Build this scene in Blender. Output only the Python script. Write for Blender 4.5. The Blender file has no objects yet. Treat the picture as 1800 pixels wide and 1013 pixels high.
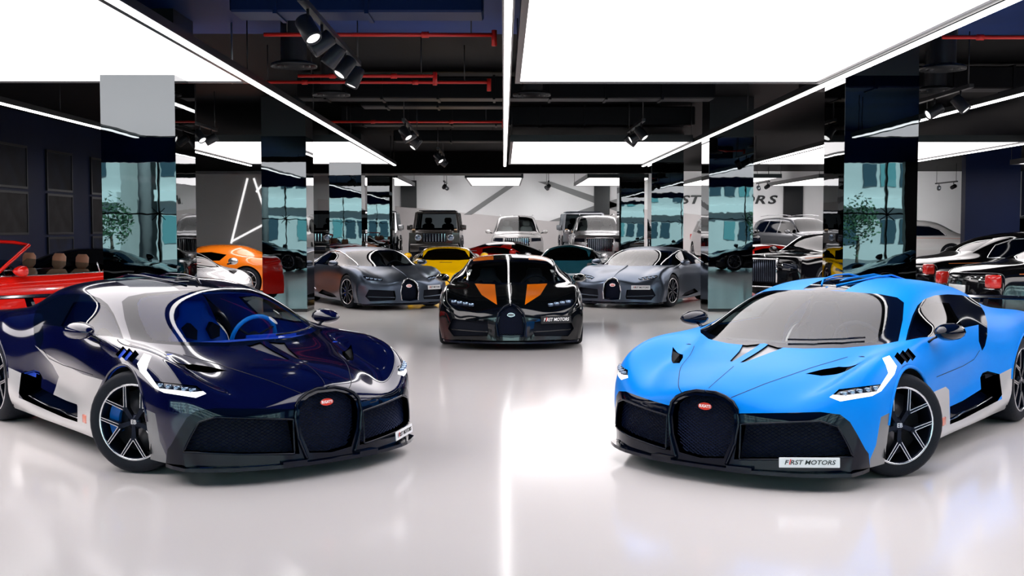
import bpy, bmesh, math, random
import numpy as np
from mathutils import Vector, Matrix
from mathutils.bvhtree import BVHTree

# ------------------------------------------------------------------ camera
# photo frame 1800 x 1013, focal length 2000 px, horizon at y=402, vanishing point x=885
FPX, EYE = 2000.0, 1.615
PITCH, YAW = math.atan(104.5 / FPX), math.atan(15.0 / FPX)
scene = bpy.context.scene
COL = scene.collection
cam_data = bpy.data.cameras.new('camera')
cam = bpy.data.objects.new('camera', cam_data)
COL.objects.link(cam)
cam_data.sensor_width = 36.0
cam_data.lens = 36.0 * FPX / 1800.0
cam_data.clip_start, cam_data.clip_end = 0.05, 400
cam.location = (0, 0, EYE)
cam.rotation_euler = (math.pi / 2 - PITCH, 0, -YAW)
scene.camera = cam

# ------------------------------------------------------------------ world, exposure
scene.view_settings.view_transform = 'Standard'
scene.view_settings.look = 'None'
scene.view_settings.exposure = 0.2
scene.view_settings.gamma = 1.0
scene.view_settings.use_curve_mapping = False
world = bpy.data.worlds.new('world')
scene.world = world
world.use_nodes = True
wn = world.node_tree
wn.nodes.clear()
sky = wn.nodes.new('ShaderNodeTexSky')
sky.sky_type = 'HOSEK_WILKIE'
sky.sun_direction = (0.35, 0.6, 0.72)
sky.turbidity = 3.0
bg = wn.nodes.new('ShaderNodeBackground')
wo = wn.nodes.new('ShaderNodeOutputWorld')
bg.inputs['Strength'].default_value = 5.0
wn.links.new(sky.outputs[0], bg.inputs[0])
wn.links.new(bg.outputs[0], wo.inputs[0])
sun_data = bpy.data.lights.new('sun', 'SUN')
sun_data.energy, sun_data.angle, sun_data.color = 24.0, .01, (1, .97, .92)
sun = bpy.data.objects.new('sun', sun_data)
COL.objects.link(sun)
sun.rotation_euler = Vector((-.35, -.6, -.72)).to_track_quat('-Z', 'Y').to_euler()
scene.cycles.max_bounces = 10
scene.cycles.glossy_bounces = 6
scene.cycles.transmission_bounces = 8
scene.cycles.transparent_max_bounces = 12
scene.cycles.sample_clamp_indirect = 8.0
scene.cycles.caustics_reflective = False
scene.cycles.caustics_refractive = False

PANEL_EMIT, STRIP_EMIT = 2.2, 6.0

# ------------------------------------------------------------------ materials
MATS = {}
def mat(name, col=(.8, .8, .8), rough=.5, metal=0., coat=0., emit=None, estr=1., trans=0., ior=1.45, spec=.5,
        noise=0., nscale=8., bump=0., bscale=30., alpha=1., coatr=.03):
    """Principled material; optional object-space noise varies the colour (noise) and the relief (bump)."""
    if name in MATS:
        return MATS[name]
    m = bpy.data.materials.new(name)
    m.use_nodes = True
    nt = m.node_tree
    b = nt.nodes['Principled BSDF']
    I = b.inputs
    I['Base Color'].default_value = (*col, 1)
    I['Roughness'].default_value = rough
    I['Metallic'].default_value = metal
    I['IOR'].default_value = ior
    I['Specular IOR Level'].default_value = spec
    I['Coat Weight'].default_value = coat
    I['Coat Roughness'].default_value = coatr
    I['Transmission Weight'].default_value = trans
    I['Alpha'].default_value = alpha
    if emit is not None:
        I['Emission Color'].default_value = (*emit, 1)
        I['Emission Strength'].default_value = estr
    if noise or bump:
        tc = nt.nodes.new('ShaderNodeTexCoord')
        if noise:
            n = nt.nodes.new('ShaderNodeTexNoise')
            n.inputs['Scale'].default_value = nscale
            n.inputs['Detail'].default_value = 4
            nt.links.new(tc.outputs['Object'], n.inputs['Vector'])
            r = nt.nodes.new('ShaderNodeValToRGB')
            r.color_ramp.elements[0].position = .3
            r.color_ramp.elements[1].position = .7
            r.color_ramp.elements[0].color = (*[max(0, c * (1 - noise)) for c in col], 1)
            r.color_ramp.elements[1].color = (*[min(1, c * (1 + noise)) for c in col], 1)
            nt.links.new(n.outputs['Fac'], r.inputs[0])
            nt.links.new(r.outputs[0], I['Base Color'])
        if bump:
            n2 = nt.nodes.new('ShaderNodeTexNoise')
            n2.inputs['Scale'].default_value = bscale
            n2.inputs['Detail'].default_value = 3
            nt.links.new(tc.outputs['Object'], n2.inputs['Vector'])
            bp = nt.nodes.new('ShaderNodeBump')
            bp.inputs['Strength'].default_value = bump
            bp.inputs['Distance'].default_value = .02
            nt.links.new(n2.outputs['Fac'], bp.inputs['Height'])
            nt.links.new(bp.outputs[0], I['Normal'])
    MATS[name] = m
    return m

def glass(name, tint=(.8, .9, .9), t=.75, rough=0.0):
    """Thin sheet glass: fresnel reflection over a tinted transparent sheet."""
    if name in MATS:
        return MATS[name]
    m = bpy.data.materials.new(name)
    m.use_nodes = True
    nt = m.node_tree
    nt.nodes.clear()
    out = nt.nodes.new('ShaderNodeOutputMaterial')
    tr = nt.nodes.new('ShaderNodeBsdfTransparent')
    tr.inputs[0].default_value = (*[c * t for c in tint], 1)
    gl = nt.nodes.new('ShaderNodeBsdfGlossy')
    gl.inputs['Roughness'].default_value = rough
    fr = nt.nodes.new('ShaderNodeFresnel')
    fr.inputs['IOR'].default_value = 1.55
    mx = nt.nodes.new('ShaderNodeMixShader')
    geo = nt.nodes.new('ShaderNodeNewGeometry')
    inv = nt.nodes.new('ShaderNodeMath'); inv.operation = 'SUBTRACT'; inv.inputs[0].default_value = 1.0
    mul = nt.nodes.new('ShaderNodeMath'); mul.operation = 'MULTIPLY'
    nt.links.new(geo.outputs['Backfacing'], inv.inputs[1])
    nt.links.new(fr.outputs[0], mul.inputs[0])
    nt.links.new(inv.outputs[0], mul.inputs[1])
    nt.links.new(mul.outputs[0], mx.inputs[0])
    nt.links.new(tr.outputs[0], mx.inputs[1])
    nt.links.new(gl.outputs[0], mx.inputs[2])
    nt.links.new(mx.outputs[0], out.inputs[0])
    MATS[name] = m
    return m

# ------------------------------------------------------------------ objects and mesh building
def tag(o, label=None, cat=None, group=None, kind=None):
    if label: o['label'] = label
    if cat: o['category'] = cat
    if group: o['group'] = group
    if kind: o['kind'] = kind
    return o

def empty(name, loc=(0, 0, 0), rz=0., parent=None):
    o = bpy.data.objects.new(name, None)
    COL.objects.link(o)
    o.empty_display_size = .2
    o.location = loc
    o.rotation_euler = (0, 0, rz)
    o.parent = parent
    return o

def link(name, me, m, parent=None, loc=(0, 0, 0), rot=(0, 0, 0)):
    o = bpy.data.objects.new(name, me)
    COL.objects.link(o)
    if m is not None:
        for k, mm in enumerate(m if isinstance(m, (list, tuple)) else [m]):
            if k >= len(me.materials):
                me.materials.append(mm)
            elif me.materials[k] != mm:
                o.material_slots[k].link = 'OBJECT'
                o.material_slots[k].material = mm
    o.parent = parent
    o.location = loc
    o.rotation_euler = rot
    return o

class MB:
    """Collects shapes; build() links them as ONE mesh object."""
    def __init__(self):
        self.v, self.f, self.s, self.mi = [], [], [], []
        self.cur = 0
    def add(self, vs, fs, smooth=False):
        o = len(self.v)
        self.v += [tuple(p) for p in vs]
        self.f += [tuple(i + o for i in f) for f in fs]
        self.s += [smooth] * len(fs)
        self.mi += [self.cur] * len(fs)
        return self
    def box(self, x0, x1, y0, y1, z0, z1, M=None):
        vs = [Vector((x, y, z)) for x in (x0, x1) for y in (y0, y1) for z in (z0, z1)]
        if M is not None: vs = [M @ p for p in vs]
        return self.add(vs, [(0, 1, 3, 2), (4, 6, 7, 5), (0, 4, 5, 1), (2, 3, 7, 6), (0, 2, 6, 4), (1, 5, 7, 3)])
    def rbox(self, x0, x1, y0, y1, z0, z1, r=.02, M=None, seg=2, smooth=True):
        bm = bmesh.new()
        bmesh.ops.create_cube(bm, size=1)
        for p in bm.verts:
            p.co = Vector(((x0 + x1) / 2 + p.co.x * (x1 - x0), (y0 + y1) / 2 + p.co.y * (y1 - y0), (z0 + z1) / 2 + p.co.z * (z1 - z0)))
        bmesh.ops.bevel(bm, geom=bm.edges[:], offset=r, segments=seg, affect='EDGES', profile=.5)
        bm.verts.index_update()
        vs = [(M @ p.co if M is not None else p.co.copy()) for p in bm.verts]
        fs = [[q.index for q in f.verts] for f in bm.faces]
        bm.free()
        return self.add(vs, fs, smooth)
    def prism(self, poly, a0, a1, axis='y', M=None, smooth=False):
        """2D outline extruded along an axis: axis y takes (x,z), x takes (y,z), z takes (x,y)."""
        n = len(poly)
        def P(p, a):
            q = {'y': (p[0], a, p[1]), 'x': (a, p[0], p[1]), 'z': (p[0], p[1], a)}[axis]
            return M @ Vector(q) if M is not None else q
        vs = [P(p, a0) for p in poly] + [P(p, a1) for p in poly]
        fs = [tuple(range(n)), tuple(range(2 * n - 1, n - 1, -1))] + [(i, i + n, (i + 1) % n + n, (i + 1) % n) for i in range(n)]
        return self.add(vs, fs, smooth)
    def lathe(self, prof, n=32, axis='y', M=None, smooth=True, close=False):
        """prof: (radius, height along axis)"""
        vs, fs = [], []
        k = len(prof)
        for i in range(n):
            a = 2 * math.pi * i / n
            c, s = math.cos(a), math.sin(a)
            for r, h in prof:
                q = {'y': (r * c, h, r * s), 'z': (r * c, r * s, h), 'x': (h, r * c, r * s)}[axis]
                vs.append(M @ Vector(q) if M is not None else q)
        for i in range(n):
            j = (i + 1) % n
            for q in range(k if close else k - 1):
                q2 = (q + 1) % k
                fs.append((i * k + q, j * k + q, j * k + q2, i * k + q2))
        return self.add(vs, fs, smooth)
    def tube(self, path, r, n=8, closed=False, smooth=True, flat=1., cap=True):
        path = [Vector(p) for p in path]
        m = len(path)
        vs, fs = [], []
        up0 = Vector((0, 0, 1))
        for i, p in enumerate(path):
            a = path[(i - 1) % m] if (closed or i > 0) else p
            b = path[(i + 1) % m] if (closed or i < m - 1) else p
            t = (b - a)
            if t.length < 1e-9: t = Vector((1, 0, 0))
            t.normalize()
            up = up0 if abs(t.dot(up0)) < .95 else Vector((1, 0, 0))
            x = t.cross(up).normalized()
            y = x.cross(t).normalized()
            rr = r[i] if isinstance(r, (list, tuple)) else r
            for k in range(n):
                an = 2 * math.pi * k / n
                vs.append(p + x * (rr * math.cos(an)) + y * (rr * flat * math.sin(an)))
        for i in range(m if closed else m - 1):
            j = (i + 1) % m
            for k in range(n):
                k2 = (k + 1) % n
                fs.append((i * n + k, i * n + k2, j * n + k2, j * n + k))
        if cap and not closed:
            fs.append(tuple(range(n - 1, -1, -1)))
            fs.append(tuple((m - 1) * n + k for k in range(n)))
        return self.add(vs, fs, smooth)
    def bar(self, a, b, w, h, up=(0, 0, 1)):
        """a rectangular bar between two points"""
        a, b = Vector(a), Vector(b)
        t = (b - a).normalized()
        x = t.cross(Vector(up)).normalized() * (w / 2)
        y = x.cross(t).normalized() * (h / 2)
        vs = [p + sx * x + sy * y for p in (a, b) for sx, sy in ((-1, -1), (1, -1), (1, 1), (-1, 1))]
        return self.add(vs, [(3, 2, 1, 0), (4, 5, 6, 7), (0, 1, 5, 4), (1, 2, 6, 5), (2, 3, 7, 6), (3, 0, 4, 7)])
    def ball(self, c, rx, ry, rz, n=16, k=10, M=None):
        vs, fs = [], []
        for i in range(k + 1):
            t = math.pi * i / k
            for j in range(n):
                a = 2 * math.pi * j / n
                p = Vector((c[0] + rx * math.sin(t) * math.cos(a), c[1] + ry * math.sin(t) * math.sin(a), c[2] + rz * math.cos(t)))
                vs.append(M @ p if M is not None else p)
        for i in range(k):
            for j in range(n):
                fs.append((i * n + j, (i + 1) * n + j, (i + 1) * n + (j + 1) % n, i * n + (j + 1) % n))
        return self.add(vs, fs, True)
    def mesh(self, name):
        me = bpy.data.meshes.new(name)
        me.from_pydata([tuple(p) for p in self.v], [], self.f)
        me.polygons.foreach_set('use_smooth', self.s)
        me.polygons.foreach_set('material_index', self.mi)
        me.update()
        bm = bmesh.new(); bm.from_mesh(me)
        bmesh.ops.remove_doubles(bm, verts=bm.verts, dist=1e-6)
        bmesh.ops.recalc_face_normals(bm, faces=bm.faces)
        bm.to_mesh(me); bm.free()
        return me
    def build(self, name, m, parent=None, loc=(0, 0, 0), rot=(0, 0, 0)):
        return link(name, self.mesh(name), m, parent, loc, rot)

def text_mesh(body, size, extrude=.002, shear=0., bold=0.):
    cu = bpy.data.curves.new('lettering', 'FONT')
    cu.body = body
    cu.size = size
    cu.extrude = extrude
    cu.shear = shear
    cu.offset = bold
    cu.align_x = 'CENTER'
    cu.align_y = 'CENTER'
    cu.resolution_u = 3
    o = bpy.data.objects.new('lettering', cu)
    COL.objects.link(o)
    dg = bpy.context.evaluated_depsgraph_get()
    me = bpy.data.meshes.new_from_object(o.evaluated_get(dg))
    bpy.data.objects.remove(o)
    me.materials.clear()
    return me

def copy_tree(o, parent=None):
    c = o.copy()
    COL.objects.link(c)
    c.parent = parent
    for ch in [q for q in bpy.data.objects if q.parent == o]:
        copy_tree(ch, c)
    return c

# ------------------------------------------------------------------ B-spline lofted body shells
def bs_basis(n, ts):
    """clamped uniform cubic B-spline basis, n control points, ts in [0, n-3]"""
    k = 3
    kn = np.concatenate([np.zeros(k), np.arange(n - k + 1), np.full(k, n - k)]).astype(float)
    out = np.zeros((len(ts), n))
    for r, t in enumerate(ts):
        t = min(max(t, 0), n - k - 1e-9)
        N = np.array([1.0 if kn[i] <= t < kn[i + 1] else 0.0 for i in range(n + k)])
        for d in range(1, k + 1):
            for i in range(n + k - d):
                a = (t - kn[i]) / (kn[i + d] - kn[i]) * N[i] if kn[i + d] > kn[i] else 0.
                b = (kn[i + d + 1] - t) / (kn[i + d + 1] - kn[i + 1]) * N[i + 1] if kn[i + d + 1] > kn[i + 1] else 0.
                N[i] = a + b
        out[r] = N[:n]
    return out

def bs_surface(G, mu, mv, tight=1):
    G = np.array(G, float)
    nu, nv = G.shape[:2]
    gr = lambda n: np.array([sum(([0] * 3 + list(range(n - 2)) + [n - 3] * 3)[i + 1:i + 4]) / 3 for i in range(n)], float)
    Bu, Bv = bs_basis(nu, gr(nu)), bs_basis(nv, gr(nv))
    P = G.copy()
    for _ in range(tight):
        S = np.einsum('ai,ijk,bj->abk', Bu, P, Bv)
        P += (G - S)
    Eu, Ev = bs_basis(nu, np.linspace(0, nu - 3, mu)), bs_basis(nv, np.linspace(0, nv - 3, mv))
    return np.einsum('ai,ijk,bj->abk', Eu, P, Ev)

def pt_in_poly(p, poly):
    x, y = p
    c = False
    n = len(poly)
    j = n - 1
    for i in range(n):
        xi, yi = poly[i]; xj, yj = poly[j]
        if (yi > y) != (yj > y) and x < (xj - xi) * (y - yi) / (yj - yi) + xi:
            c = not c
        j = i
    return c

def cam_ray(px, py):
    v = Vector((px - 900, FPX, -(py - 506.5)))
    v = Matrix.Rotation(-PITCH, 3, 'X') @ v
    return Matrix.Rotation(-YAW, 3, 'Z') @ v

class Shell:
    """Half of a car body (y >= 0) as a lofted surface that is cut along outlines into parts, then mirrored.
    pose: matrix of the car in the photograph, used to read outlines given in photo pixels."""
    def __init__(self, G, mu, mv, pose=None, tight=1):
        S = bs_surface(G, mu, mv, tight)
        S[:, -1, 1] = 0.0
        S[:, :, 1] = np.maximum(S[:, :, 1], 0)
        self.bm = bmesh.new()
        vs = [[self.bm.verts.new(S[i, j]) for j in range(mv)] for i in range(mu)]
        for i in range(mu - 1):
            for j in range(mv - 1):
                try:
                    self.bm.faces.new((vs[i][j], vs[i][j + 1], vs[i + 1][j + 1], vs[i + 1][j]))
                except ValueError:
                    pass
        bmesh.ops.remove_doubles(self.bm, verts=self.bm.verts, dist=1e-5)
        bmesh.ops.recalc_face_normals(self.bm, faces=self.bm.faces)
        self.bm.normal_update()
        # top faces must look up
        up = sum(f.normal.z * f.calc_area() for f in self.bm.faces)
        if up < 0:
            bmesh.ops.reverse_faces(self.bm, faces=self.bm.faces[:])
        self.parts = ['body']
        self.setpose(pose)
        self.lay = self.bm.faces.layers.int.new('part')
        self.bvh = BVHTree.FromBMesh(self.bm)
    def setpose(self, pose):
        self.inv = None
        if pose is not None:
            self.inv = pose.inverted()
            self.eye = self.inv @ Vector((0, 0, EYE))
    def lray(self, px, py):
        return (self.inv.to_3x3() @ cam_ray(px, py)).normalized()
    def hit(self, px, py):
        r = self.bvh.ray_cast(self.eye, self.lray(px, py))
        return r[0], r[1]
    def topix(self, p):
        d = self.inv.inverted() @ p - Vector((0, 0, EYE))
        d = Matrix.Rotation(PITCH, 3, 'X') @ (Matrix.Rotation(YAW, 3, 'Z') @ d)
        return (900 + FPX * d.x / d.y, 506.5 - FPX * d.z / d.y)
    def cut(self, name, poly, mode='px', ok=None, into=None):
        """split the surface along a closed outline and give the faces inside it to part `name`"""
        bm = self.bm
        pr = {'side': lambda p: (p.x, p.z), 'front': lambda p: (p.y, p.z), 'top': lambda p: (p.x, p.y), 'px': self.topix}[mode]
        if mode == 'px':
            keep = lambda f: f.normal.dot(self.eye - f.calc_center_median()) > 0
        elif mode == 'side':
            keep = lambda f: f.normal.y > .12
        elif mode == 'front':
            keep = lambda f: f.normal.x > .05
        else:
            keep = lambda f: f.normal.z > .05
        ok2 = (lambda f: keep(f) and ok(f.calc_center_median())) if ok else keep
        xs = [p[0] for p in poly]; ys = [p[1] for p in poly]
        bb = (min(xs), max(xs), min(ys), max(ys))
        def bbox(f):
            q = [pr(v.co) for v in f.verts]
            a = [t[0] for t in q]; b = [t[1] for t in q]
            return min(a), max(a), min(b), max(b)
        cand = {}
        for f in bm.faces:
            if ok2(f):
                B = bbox(f)
                if B[0] <= bb[1] and B[1] >= bb[0] and B[2] <= bb[3] and B[3] >= bb[2]:
                    cand[f] = B
        n = len(poly)
        for i in range(n):
            p, q = poly[i], poly[(i + 1) % n]
            if mode == 'px':
                r1, r2 = self.lray(*p), self.lray(*q)
                co, no = self.eye, r1.cross(r2)
            else:
                d = (q[0] - p[0], q[1] - p[1])
                if mode == 'side': co, no = Vector((p[0], 0, p[1])), Vector((-d[1], 0, d[0]))
                elif mode == 'front': co, no = Vector((0, p[0], p[1])), Vector((0, -d[1], d[0]))
                else: co, no = Vector((p[0], p[1], 0)), Vector((-d[1], d[0], 0))
            if no.length < 1e-9: continue
            no.normalize()
            s = (min(p[0], q[0]), max(p[0], q[0]), min(p[1], q[1]), max(p[1], q[1]))
            fs = []
            L2 = (q[0] - p[0]) ** 2 + (q[1] - p[1]) ** 2
            for f, B in cand.items():
                if f.is_valid and B[0] <= s[1] and B[1] >= s[0] and B[2] <= s[3] and B[3] >= s[2]:
                    fs.append(f)
            if not fs: continue
            ge = set()
            for f in fs:
                ge.add(f); ge.update(f.edges); ge.update(f.verts)
            r = bmesh.ops.bisect_plane(bm, geom=list(ge), dist=1e-5, plane_co=co, plane_no=no)
            for f in fs:
                cand.pop(f, None)
            for g in list(r['geom']) + fs:
                if isinstance(g, bmesh.types.BMFace) and g.is_valid:
                    cand[g] = bbox(g)
        if name not in self.parts: self.parts.append(name)
        k = self.parts.index(name)
        src = None if into is None else [self.parts.index(t) for t in into]
        for f in cand:
            if f.is_valid and pt_in_poly(pr(f.calc_center_median()), poly):
                if src is None or f[self.lay] in src:
                    f[self.lay] = k
        bm.normal_update()
    def part_mesh(self, name, recess=None, wall=True, mirror=True, shift=0.):
        """mesh of one part (both halves). recess: vector the faces sink by (mirrored in y), with side walls.
        shift: offset along the normals"""
        bm = self.bm
        if name not in self.parts: return None
        k = self.parts.index(name)
        fs = [f for f in bm.faces if f[self.lay] == k]
        if not fs: return None
        idx, vs, nr, faces, sm = {}, [], [], [], []
        off = Vector(recess) if recess is not None else Vector((0, 0, 0))
        for f in fs:
            t = []
            for v in f.verts:
                if v not in idx:
                    idx[v] = len(vs)
                    vs.append(v.co + off + v.normal * shift)
                    nr.append(v.normal.copy())
                t.append(idx[v])
            faces.append(t); sm.append(True)
        nmain = len(faces)
        if recess is not None and wall:
            for f in fs:
                for l in f.loops:
                    e = l.edge
                    oth = [g for g in e.link_faces if g is not f]
                    if not oth or oth[0][self.lay] != k:
                        a, b = l.vert, l.link_loop_next.vert
                        if not oth and abs(a.co.y) < 1e-4 and abs(b.co.y) < 1e-4: continue
                        i0 = len(vs)
                        vs += [a.co.copy(), b.co.copy(), b.co + off, a.co + off]
                        n_ = (b.co - a.co).cross(off)
                        n_ = n_.normalized() if n_.length > 1e-9 else Vector((0, 0, 1))
                        nr += [n_] * 4
                        faces.append([i0 + 1, i0, i0 + 3, i0 + 2]); sm.append(False)
        if mirror == 'flip':
            vs = [Vector((p.x, -p.y, p.z)) for p in vs]
            nr = [Vector((p.x, -p.y, p.z)) for p in nr]
            faces = [list(reversed(f)) for f in faces]
        elif mirror:
            n = len(vs)
            mp = []
            for i in range(n):
                if abs(vs[i].y) < 1e-5:
                    mp.append(i)
                else:
                    mp.append(len(vs))
                    vs.append(Vector((vs[i].x, -vs[i].y, vs[i].z)))
                    nr.append(Vector((nr[i].x, -nr[i].y, nr[i].z)))
            for i in range(n):
                if mp[i] == i: nr[i] = Vector((nr[i].x, 0, nr[i].z)).normalized()
            faces += [[mp[i] for i in reversed(f)] for f in faces]
            sm += sm
        me = bpy.data.meshes.new(name)
        me.from_pydata([tuple(p) for p in vs], [], faces)
        me.polygons.foreach_set('use_smooth', sm)
        me.update()
        try:
            me.normals_split_custom_set_from_vertices([tuple(p) for p in nr])
        except Exception:
            pass
        return me
    def meshes(self, recess=None, skip=('arch',), paired=()):
        """all parts: {name: [mesh]} for parts that reach the centre line, {name: [left, right]} for the others"""
        out = {}
        recess = recess or {}
        for p in self.parts:
            if p in skip: continue
            k = self.parts.index(p)
            mid = any(f[self.lay] == k and any(abs(v.co.y) < 1e-5 for v in f.verts) for f in self.bm.faces)
            if mid:
                out[p] = [self.part_mesh(p, recess.get(p))]
            else:
                out[p] = [self.part_mesh(p, recess.get(p), mirror=False), self.part_mesh(p, recess.get(p), mirror='flip')]
            out[p] = [m for m in out[p] if m is not None]
        return out
    def lining(self, cond, shift=-.02):
        """inner skin of the body where cond(face centre) holds"""
        vs, fs, idx = [], [], {}
        for f in self.bm.faces:
            nm = self.parts[f[self.lay]]
            if nm in ('windscreen', 'door_glass', 'rear_glass', 'arch', 'grille', 'intake') or not cond(f.calc_center_median()): continue
            t = []
            for v in f.verts:
                if v not in idx:
                    idx[v] = len(vs); vs.append(v.co + v.normal * shift)
                t.append(idx[v])
            fs.append(t)
        n = len(vs)
        vs += [Vector((p.x, -p.y, p.z)) for p in vs]
        fs += [[i + n for i in reversed(f)] for f in fs]
        me = bpy.data.meshes.new('cabin_lining')
        me.from_pydata([tuple(p) for p in vs], [], fs)
        me.polygons.foreach_set('use_smooth', [True] * len(fs))
        me.update()
        return me
    def finish(self):
        """face lookup after all cuts"""
        L = self.lay
        for k in range(1, len(self.parts)):          # stray slivers go back to the body
            left = {f for f in self.bm.faces if f[L] == k}
            comps = []
            while left:
                st = [left.pop()]; c = list(st)
                while st:
                    for e in st.pop().edges:
                        for g in e.link_faces:
                            if g in left: left.remove(g); st.append(g); c.append(g)
                comps.append(c)
            if len(comps) > 1 and self.parts[k] != 'arch':
                comps.sort(key=lambda c: -sum(f.calc_area() for f in c))
                for c in comps[1:]:
                    for f in c: f[L] = 0
        self.bm.faces.ensure_lookup_table()
        self.bm.faces.index_update()
        self.fpart = [self.parts[f[self.lay]] for f in self.bm.faces]
        self.bvh = BVHTree.FromBMesh(self.bm)
    def front_at(self, y, z):
        return self.bvh.ray_cast(Vector((5, abs(y), z)), Vector((-1, 0, 0)))
    def lattice(self, part, sink, pitch=.024, r=.0022, slope=.6, both=False):
        """thin crossing bars behind an opening of the nose; returns an MB for y >= 0 (and mirrored if both)"""
        k = self.parts.index(part)
        ys = [v.co.y for f in self.bm.faces if f[self.lay] == k for v in f.verts]
        zs = [v.co.z for f in self.bm.faces if f[self.lay] == k for v in f.verts]
        if not ys: return MB()
        y0, y1, z0, z1 = min(ys), max(ys), min(zs), max(zs)
        b = MB()
        n = max(8, int((y1 - y0) / .02))
        for sl in (slope, -slope):
            c = z0 - slope * (y1 - y0)
            while c < z1 + slope * (y1 - y0):
                seg = []
                for i in range(n + 1):
                    y = y0 + (y1 - y0) * i / n
                    z = c + sl * (y - y0) + (slope * (y1 - y0) if sl < 0 else 0)
                    h = None
                    if z0 < z < z1:
                        h = self.front_at(max(y, .0005), z)
                        if h[0] is None or self.fpart[h[2]] != part: h = None
                    if h is not None: seg.append((h[0].x - sink, y, z))
                    if h is None or i == n:
                        if len(seg) >= 2: b.tube(seg, r, 3, cap=False, smooth=False)
                        seg = []
                c += pitch
        if both:
            m = len(b.v)
            b.v += [(p[0], -p[1], p[2]) for p in b.v]
            b.f += [tuple(i + m for i in reversed(f)) for f in b.f]
            b.s += b.s; b.mi += b.mi
        return b
    def edge_tube(self, pts, r, mode='px', closed=True, lift=0., n=6, step=None, sgn=1):
        """tube along an outline lying on the surface"""
        P = []
        m = len(pts)
        for i in range(m if closed else m - 1):
            a, c = pts[i], pts[(i + 1) % m]
            k = max(1, int(math.dist(a, c) / (step or (5 if mode == 'px' else .03))))
            for j in range(k): P.append((a[0] + (c[0] - a[0]) * j / k, a[1] + (c[1] - a[1]) * j / k))
        if not closed: P.append(pts[-1])
        H = []
        for p in P:
            if mode == 'px': h = self.hit(*p)
            elif mode == 'side': h = self.bvh.ray_cast(Vector((p[0], 3, p[1])), Vector((0, -1, 0)))[:2]
            elif mode == 'top': h = self.bvh.ray_cast(Vector((p[0], p[1], 3)), Vector((0, 0, -1)))[:2]
            else: h = self.front_at(*p)[:2]
            if h[0] is not None:
                nn = h[1]
                q = h[0] + nn * lift
                H.append(Vector((q.x, q.y * sgn, q.z)))
        b = MB()
        if len(H) > 2: b.tube(H, r, n, closed=closed)
        return b
    def ribbon(self, mb, pts, w=.004, lift=.0015, mode='px', mirror=True):
        """thin strip lying on the surface along a polyline (panel gaps)"""
        P = []
        for i in range(len(pts) - 1):
            n = max(2, int(math.dist(pts[i], pts[i + 1]) / (6 if mode == 'px' else .03)))
            for k in range(n + (i == len(pts) - 2)):
                t = k / n
                P.append((pts[i][0] * (1 - t) + pts[i + 1][0] * t, pts[i][1] * (1 - t) + pts[i + 1][1] * t))
        H = []
        for p in P:
            if mode == 'px': h = self.hit(*p)
            elif mode == 'side': h = self.bvh.ray_cast(Vector((p[0], 3, p[1])), Vector((0, -1, 0)))[:2]
            elif mode == 'top': h = self.bvh.ray_cast(Vector((p[0], p[1], 3)), Vector((0, 0, -1)))[:2]
            else: h = self.bvh.ray_cast(Vector((5, p[0], p[1])), Vector((-1, 0, 0)))[:2]
            if h[0] is not None: H.append(h)
        if len(H) < 2: return
        for sgn in ((1, -1) if mirror else (1,)):
            vs = []
            for i, (c, nn) in enumerate(H):
                if nn.dot(Vector((0, .3, 1))) < 0 and nn.y < 0: nn = -nn
                t = H[min(i + 1, len(H) - 1)][0] - H[max(i - 1, 0)][0]
                s = t.cross(nn).normalized() * w / 2
                for q in (c + s + nn * lift, c - s + nn * lift):
                    vs.append((q.x, q.y * sgn, q.z))
            mb.add(vs, [(2 * i, 2 * i + 1, 2 * i + 3, 2 * i + 2) for i in range(len(H) - 1)], True)

def smooth_poly(pts, n=4):
    """closed Catmull-Rom outline"""
    out = []
    m = len(pts)
    for i in range(m):
        p0, p1, p2, p3 = (np.array(pts[(i + d) % m], float) for d in (-1, 0, 1, 2))
        for k in range(n):
            t = k / n
            q = .5 * (2 * p1 + (p2 - p0) * t + (2 * p0 - 5 * p1 + 4 * p2 - p3) * t * t + (3 * p1 - p0 - 3 * p2 + p3) * t ** 3)
            out.append(tuple(q))
    return out

def car_pose(X, Y, ang, z=0.):
    """local +x is the nose; ang = heading of the nose in the floor plane"""
    return Matrix.Translation((X, Y, z)) @ Matrix.Rotation(ang, 4, 'Z')
# ------------------------------------------------------------------ the showroom
CEIL = 3.37
BACK = 50.5
M_FLOOR = mat('white_epoxy_floor', (.82, .78, .765), .13, spec=.5, noise=.02, nscale=.35)
M_CEIL_SHADE = mat('shade_tinted_ceiling', (.006, .03, .15), .5, spec=.1, noise=.3, nscale=.5)  # blue cast of the shaded corners put into the front bay's colour
M_CEIL = mat('black_ceiling', (.003, .003, .0035), .6, spec=.08, noise=.3, nscale=.5)
M_PANEL = mat('luminous_ceiling', (.9, .88, .88), .6, emit=(1, .955, .96), estr=PANEL_EMIT)
M_STRIP = mat('led_strip', (.9, .9, .9), .5, emit=(1, .98, .98), estr=STRIP_EMIT)
M_HOUS = mat('strip_housing', (.02, .02, .022), .3)
M_MIRROR = mat('dark_mirror_cladding', (.12, .132, .138), .01, metal=1., bump=.03, bscale=1.6)
M_PIPE = mat('red_pipe_paint', (.55, .015, .01), .4)
M_GREY = mat('grey_wall_paint', (.80, .79, .80), .7, noise=.04, nscale=.6)
M_BAND = mat('dark_grey_band', (.22, .22, .225), .6)
M_TAUPE = mat('taupe_wainscot', (.60, .56, .56), .65, noise=.04, nscale=.8)
M_BLKW = mat('black_wall_panel', (.008, .008, .01), .3)
M_WALL_SHADE = mat('shade_tinted_wall', (.002, .007, .035), .45, spec=.2, noise=.2, nscale=.7)  # the navy is a blue shadow cast put into the dark walls
M_FRAME = mat('picture_frame', (.006, .006, .008), .3)

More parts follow.
